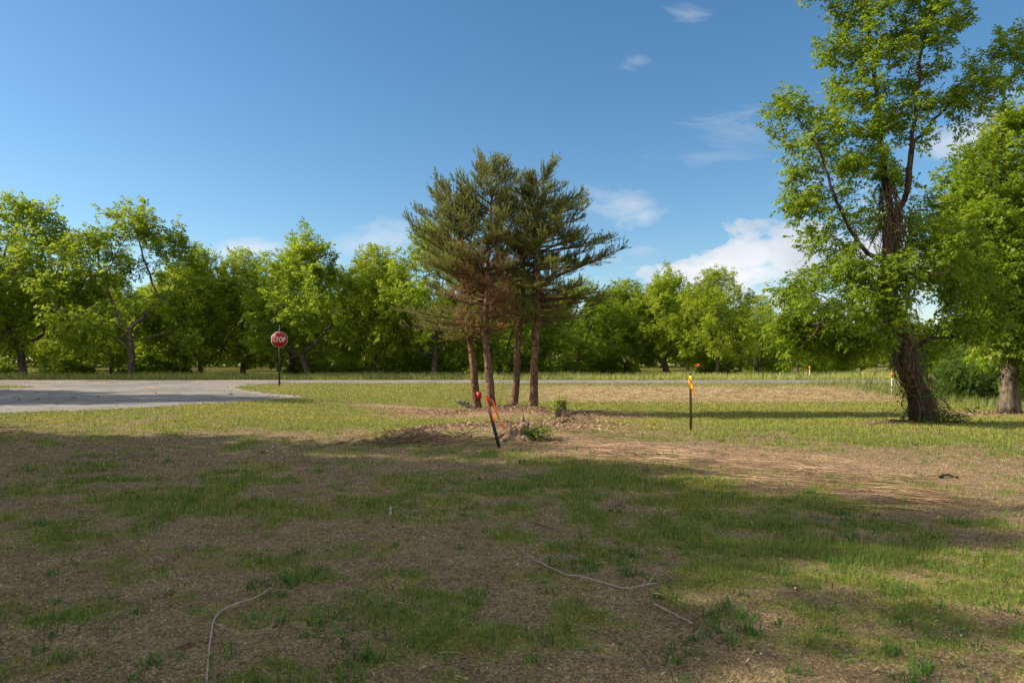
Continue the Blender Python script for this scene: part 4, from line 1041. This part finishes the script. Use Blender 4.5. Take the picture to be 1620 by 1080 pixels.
# brush heap
rr = on(655, 699); A = Acc()
for i in range(170):
    x = rr[0]+rng.normal()*.55; y = rr[1]+rng.normal()*.16; L = rng.uniform(.12, .5); a_ = rng.normal()*.5; m_ = 5; t = np.linspace(-.5, .5, m_)
    zz = hz(x, y)+abs(rng.normal())*.09*math.exp(-((x-rr[0])/.6)**2)+.015; X = x+np.cos(a_)*t*L; Y = y+np.sin(a_)*t*L
    V, Q, T = tube(np.stack([X, Y, zz+t*rng.normal()*.12+.02*rng.normal(size=m_)], -1), np.full(m_, rng.uniform(.004, .013)), 4); A.add(V, Q, T)
o = A.build('brush_heap', M['twig_brown'], None, True); tag(o, 'low heap of brown brush and twigs left of the leaning green post', 'brush')
# clods on the side road
for i, (px, py) in enumerate(((116, 631), (155, 629), (246, 623), (365, 625), (30, 634), (60, 632), (90, 640))):
    p = on(px, py); k = 10; V, Q, T = tube(np.array([[-.14, 0, 0], [-.09, 0, .02], [0, 0, .03], [.09, 0, .02], [.14, 0, 0]])*rng.uniform(.4, .8)+0, np.array([.006, .018, .026, .018, .006]), 7, .25, rng)
    o = build('earth_clod', M['wood_stump'], V, Q, T); o.location = (p[0], p[1], p[2]+.03); o.rotation_euler = (0, 0, rng.uniform(-.5, .5))
    tag(o, 'small dark clod of earth lying on the side road', 'clod', 'clods of earth on the side road')

A = Acc(); rng = np.random.RandomState(64)
for i in range(4200):
    q = SIDEP[rng.randint(0, len(SIDEP))]
    if abs(q[0]) > 40 or q[1] < 12: continue
    x, y = q[0]+rng.normal()*.45, q[1]+rng.normal()*.35; rs = rng.uniform(.008, .028); z = hz(x, y)+.012
    V, Q = boxV(x, y, z+rs*.3, rs*2, rs*1.6, rs); V = V+rng.normal(size=V.shape)*rs*.3; c = np.array([[.30, .27, .23], [.42, .38, .33], [.18, .15, .13]])[rng.randint(3)]
    A.add(V, Q, None, col=np.repeat(c[None], 8, 0))
o = A.build('gravel', M['chip']); tag(o, kind='stuff', label='loose gravel crumbling along the edge of the side road', cat='gravel')

# ------------------------------------------------------------------ light and sky
EL, AZ = 33, math.atan2(.04, -1)      # towards the sun
sd = np.array([math.cos(AZ)*math.cos(rad(EL)), math.sin(AZ)*math.cos(rad(EL)), math.sin(rad(EL))])
sun = bpy.data.lights.new('sun', 'SUN'); sun.energy = 4.6; sun.angle = rad(.5); sun.color = (1, .86, .66)
so = bpy.data.objects.new('sun', sun); C.objects.link(so); so.rotation_mode = 'QUATERNION'; so.rotation_quaternion = Vector(sd).to_track_quat('Z', 'Y')
w = bpy.data.worlds.new('World'); scene.world = w; w.use_nodes = True; nt = w.node_tree; nt.nodes.clear()
out = N(nt, 'ShaderNodeOutputWorld'); bg = N(nt, 'ShaderNodeBackground'); bg.inputs[1].default_value = .115
sky = N(nt, 'ShaderNodeTexSky'); sky.sky_type = 'NISHITA'; sky.sun_disc = False; sky.sun_elevation = rad(EL)
sky.sun_rotation = math.atan2(sd[0], sd[1]); sky.air_density = 1.0; sky.dust_density = .35; sky.ozone_density = 2.6
tc = N(nt, 'ShaderNodeTexCoord'); sep = N(nt, 'ShaderNodeSeparateXYZ'); nt.links.new(tc.outputs['Generated'], sep.inputs[0])
ysafe = math_(nt, 'MAXIMUM', sep.outputs[1], .05)
U = math_(nt, 'DIVIDE', sep.outputs[0], ysafe); Vv = math_(nt, 'DIVIDE', sep.outputs[2], ysafe)
cmb = N(nt, 'ShaderNodeCombineXYZ'); nt.links.new(U, cmb.inputs[0]); nt.links.new(Vv, cmb.inputs[1])
mpn = N(nt, 'ShaderNodeMapping'); nt.links.new(cmb.outputs[0], mpn.inputs[0]); mpn.inputs['Scale'].default_value = (1, 1.9, 1)
n1 = noise(nt, 11, 10, .58, mpn.outputs[0], .25); n2 = noise(nt, 3.2, 4, .5, mpn.outputs[0])
mpw = N(nt, 'ShaderNodeMapping'); nt.links.new(cmb.outputs[0], mpw.inputs[0]); mpw.inputs['Scale'].default_value = (1, 3.2, 1); mpw.inputs['Rotation'].default_value = (0, 0, -.2)
n3 = noise(nt, 7, 7, .6, mpw.outputs[0], .8)
def mask(px, py, rx, ry, rot=0):
    u0 = (px-810)/F; v0 = (HY-py)/F; a_ = rot
    du = math_(nt, 'SUBTRACT', U, u0); dv = math_(nt, 'SUBTRACT', Vv, v0)
    p_ = math_(nt, 'ADD', math_(nt, 'MULTIPLY', du, math.cos(a_)), math_(nt, 'MULTIPLY', dv, math.sin(a_)))
    q_ = math_(nt, 'SUBTRACT', math_(nt, 'MULTIPLY', dv, math.cos(a_)), math_(nt, 'MULTIPLY', du, math.sin(a_)))
    p_ = math_(nt, 'MULTIPLY', p_, F/rx); q_ = math_(nt, 'MULTIPLY', q_, F/ry)
    r2_ = math_(nt, 'ADD', math_(nt, 'MULTIPLY', p_, p_), math_(nt, 'MULTIPLY', q_, q_))
    return math_(nt, 'SUBTRACT', 1, math_(nt, 'POWER', r2_, .5))
def maxm(L):
    r = L[0]
    for m_ in L[1:]: r = math_(nt, 'MAXIMUM', r, m_)
    return math_(nt, 'MAXIMUM', r, -1.5)
cum = maxm([mask(1250, 398, 90, 52), mask(1150, 415, 95, 30, .2), mask(1200, 400, 70, 38, .3), mask(1060, 432, 60, 18, .2), mask(1380, 400, 110, 60), mask(1170, 438, 150, 26, .1)])
d1 = math_(nt, 'ADD', math_(nt, 'MULTIPLY', cum, .75), math_(nt, 'MULTIPLY', math_(nt, 'SUBTRACT', n1.outputs['Fac'], .47), 2.6))
c1 = ramp(nt, d1, [(0.02, (0, 0, 0)), (.16, (.55, .55, .55)), (.45, (.95, .95, .95))])
soft = maxm([mask(1200, 470, 170, 60), mask(1015, 345, 42, 22, .15), mask(975, 320, 75, 30, -.15), mask(1400, 470, 200, 80), mask(1530, 215, 150, 50, .35), mask(1230, 475, 250, 90), mask(1120, 440, 120, 40, .2), mask(590, 382, 75, 34, .35), mask(400, 395, 80, 18)])
d2 = math_(nt, 'ADD', math_(nt, 'SUBTRACT', math_(nt, 'MULTIPLY', soft, .62), .04), math_(nt, 'MULTIPLY', math_(nt, 'SUBTRACT', n1.outputs['Fac'], .5), 2.2))
c2 = ramp(nt, d2, [(.0, (0, 0, 0)), (.7, (.62, .62, .62))])
wis = maxm([mask(560, 385, 190, 34, .12), mask(420, 392, 120, 20), mask(1160, 225, 130, 50, .2), mask(1010, 96, 40, 16), mask(1090, 25, 40, 20), mask(1020, 392, 40, 14), mask(1300, 290, 90, 40)])
d3 = math_(nt, 'ADD', math_(nt, 'SUBTRACT', math_(nt, 'MULTIPLY', wis, .5), .10), math_(nt, 'MULTIPLY', math_(nt, 'SUBTRACT', n3.outputs['Fac'], .5), 2.6))
c3 = ramp(nt, d3, [(.05, (0, 0, 0)), (1.0, (.42, .42, .42))])
ccol = ramp(nt, n2.outputs['Fac'], [(.35, (2.5, 2.8, 3.2)), (.62, (4.1, 4.15, 4.2))])
hs = N(nt, 'ShaderNodeHueSaturation'); hs.inputs['Hue'].default_value = .494; hs.inputs['Saturation'].default_value = 1.2; hs.inputs['Value'].default_value = .64; nt.links.new(sky.outputs[0], hs.inputs['Color'])
front = math_(nt, 'GREATER_THAN', sep.outputs[1], .08)
cf = math_(nt, 'MULTIPLY', math_(nt, 'MAXIMUM', math_(nt, 'MAXIMUM', c1.outputs[0], c2.outputs[0]), c3.outputs[0]), front)
col = mixc(nt, hs.outputs[0], ccol.outputs[0], cf)
# unseen bright clouds added behind and above the camera as fill for the shade
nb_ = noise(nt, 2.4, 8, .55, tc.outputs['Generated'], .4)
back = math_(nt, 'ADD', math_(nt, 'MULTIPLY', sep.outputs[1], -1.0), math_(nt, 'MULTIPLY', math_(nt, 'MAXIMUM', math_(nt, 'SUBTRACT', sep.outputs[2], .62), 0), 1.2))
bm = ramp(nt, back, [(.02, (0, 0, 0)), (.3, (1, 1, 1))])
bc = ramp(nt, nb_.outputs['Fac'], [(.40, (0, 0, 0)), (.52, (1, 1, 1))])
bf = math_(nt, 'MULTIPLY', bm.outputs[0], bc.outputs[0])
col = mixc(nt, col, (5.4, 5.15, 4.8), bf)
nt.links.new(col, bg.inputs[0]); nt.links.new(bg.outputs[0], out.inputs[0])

scene.view_settings.view_transform = 'Standard'; scene.view_settings.look = 'None'; scene.view_settings.exposure = 1.05; scene.view_settings.gamma = 1
scene.cycles.max_bounces = 6; scene.cycles.diffuse_bounces = 4; scene.cycles.transmission_bounces = 4; scene.cycles.caustics_reflective = False; scene.cycles.caustics_refractive = False
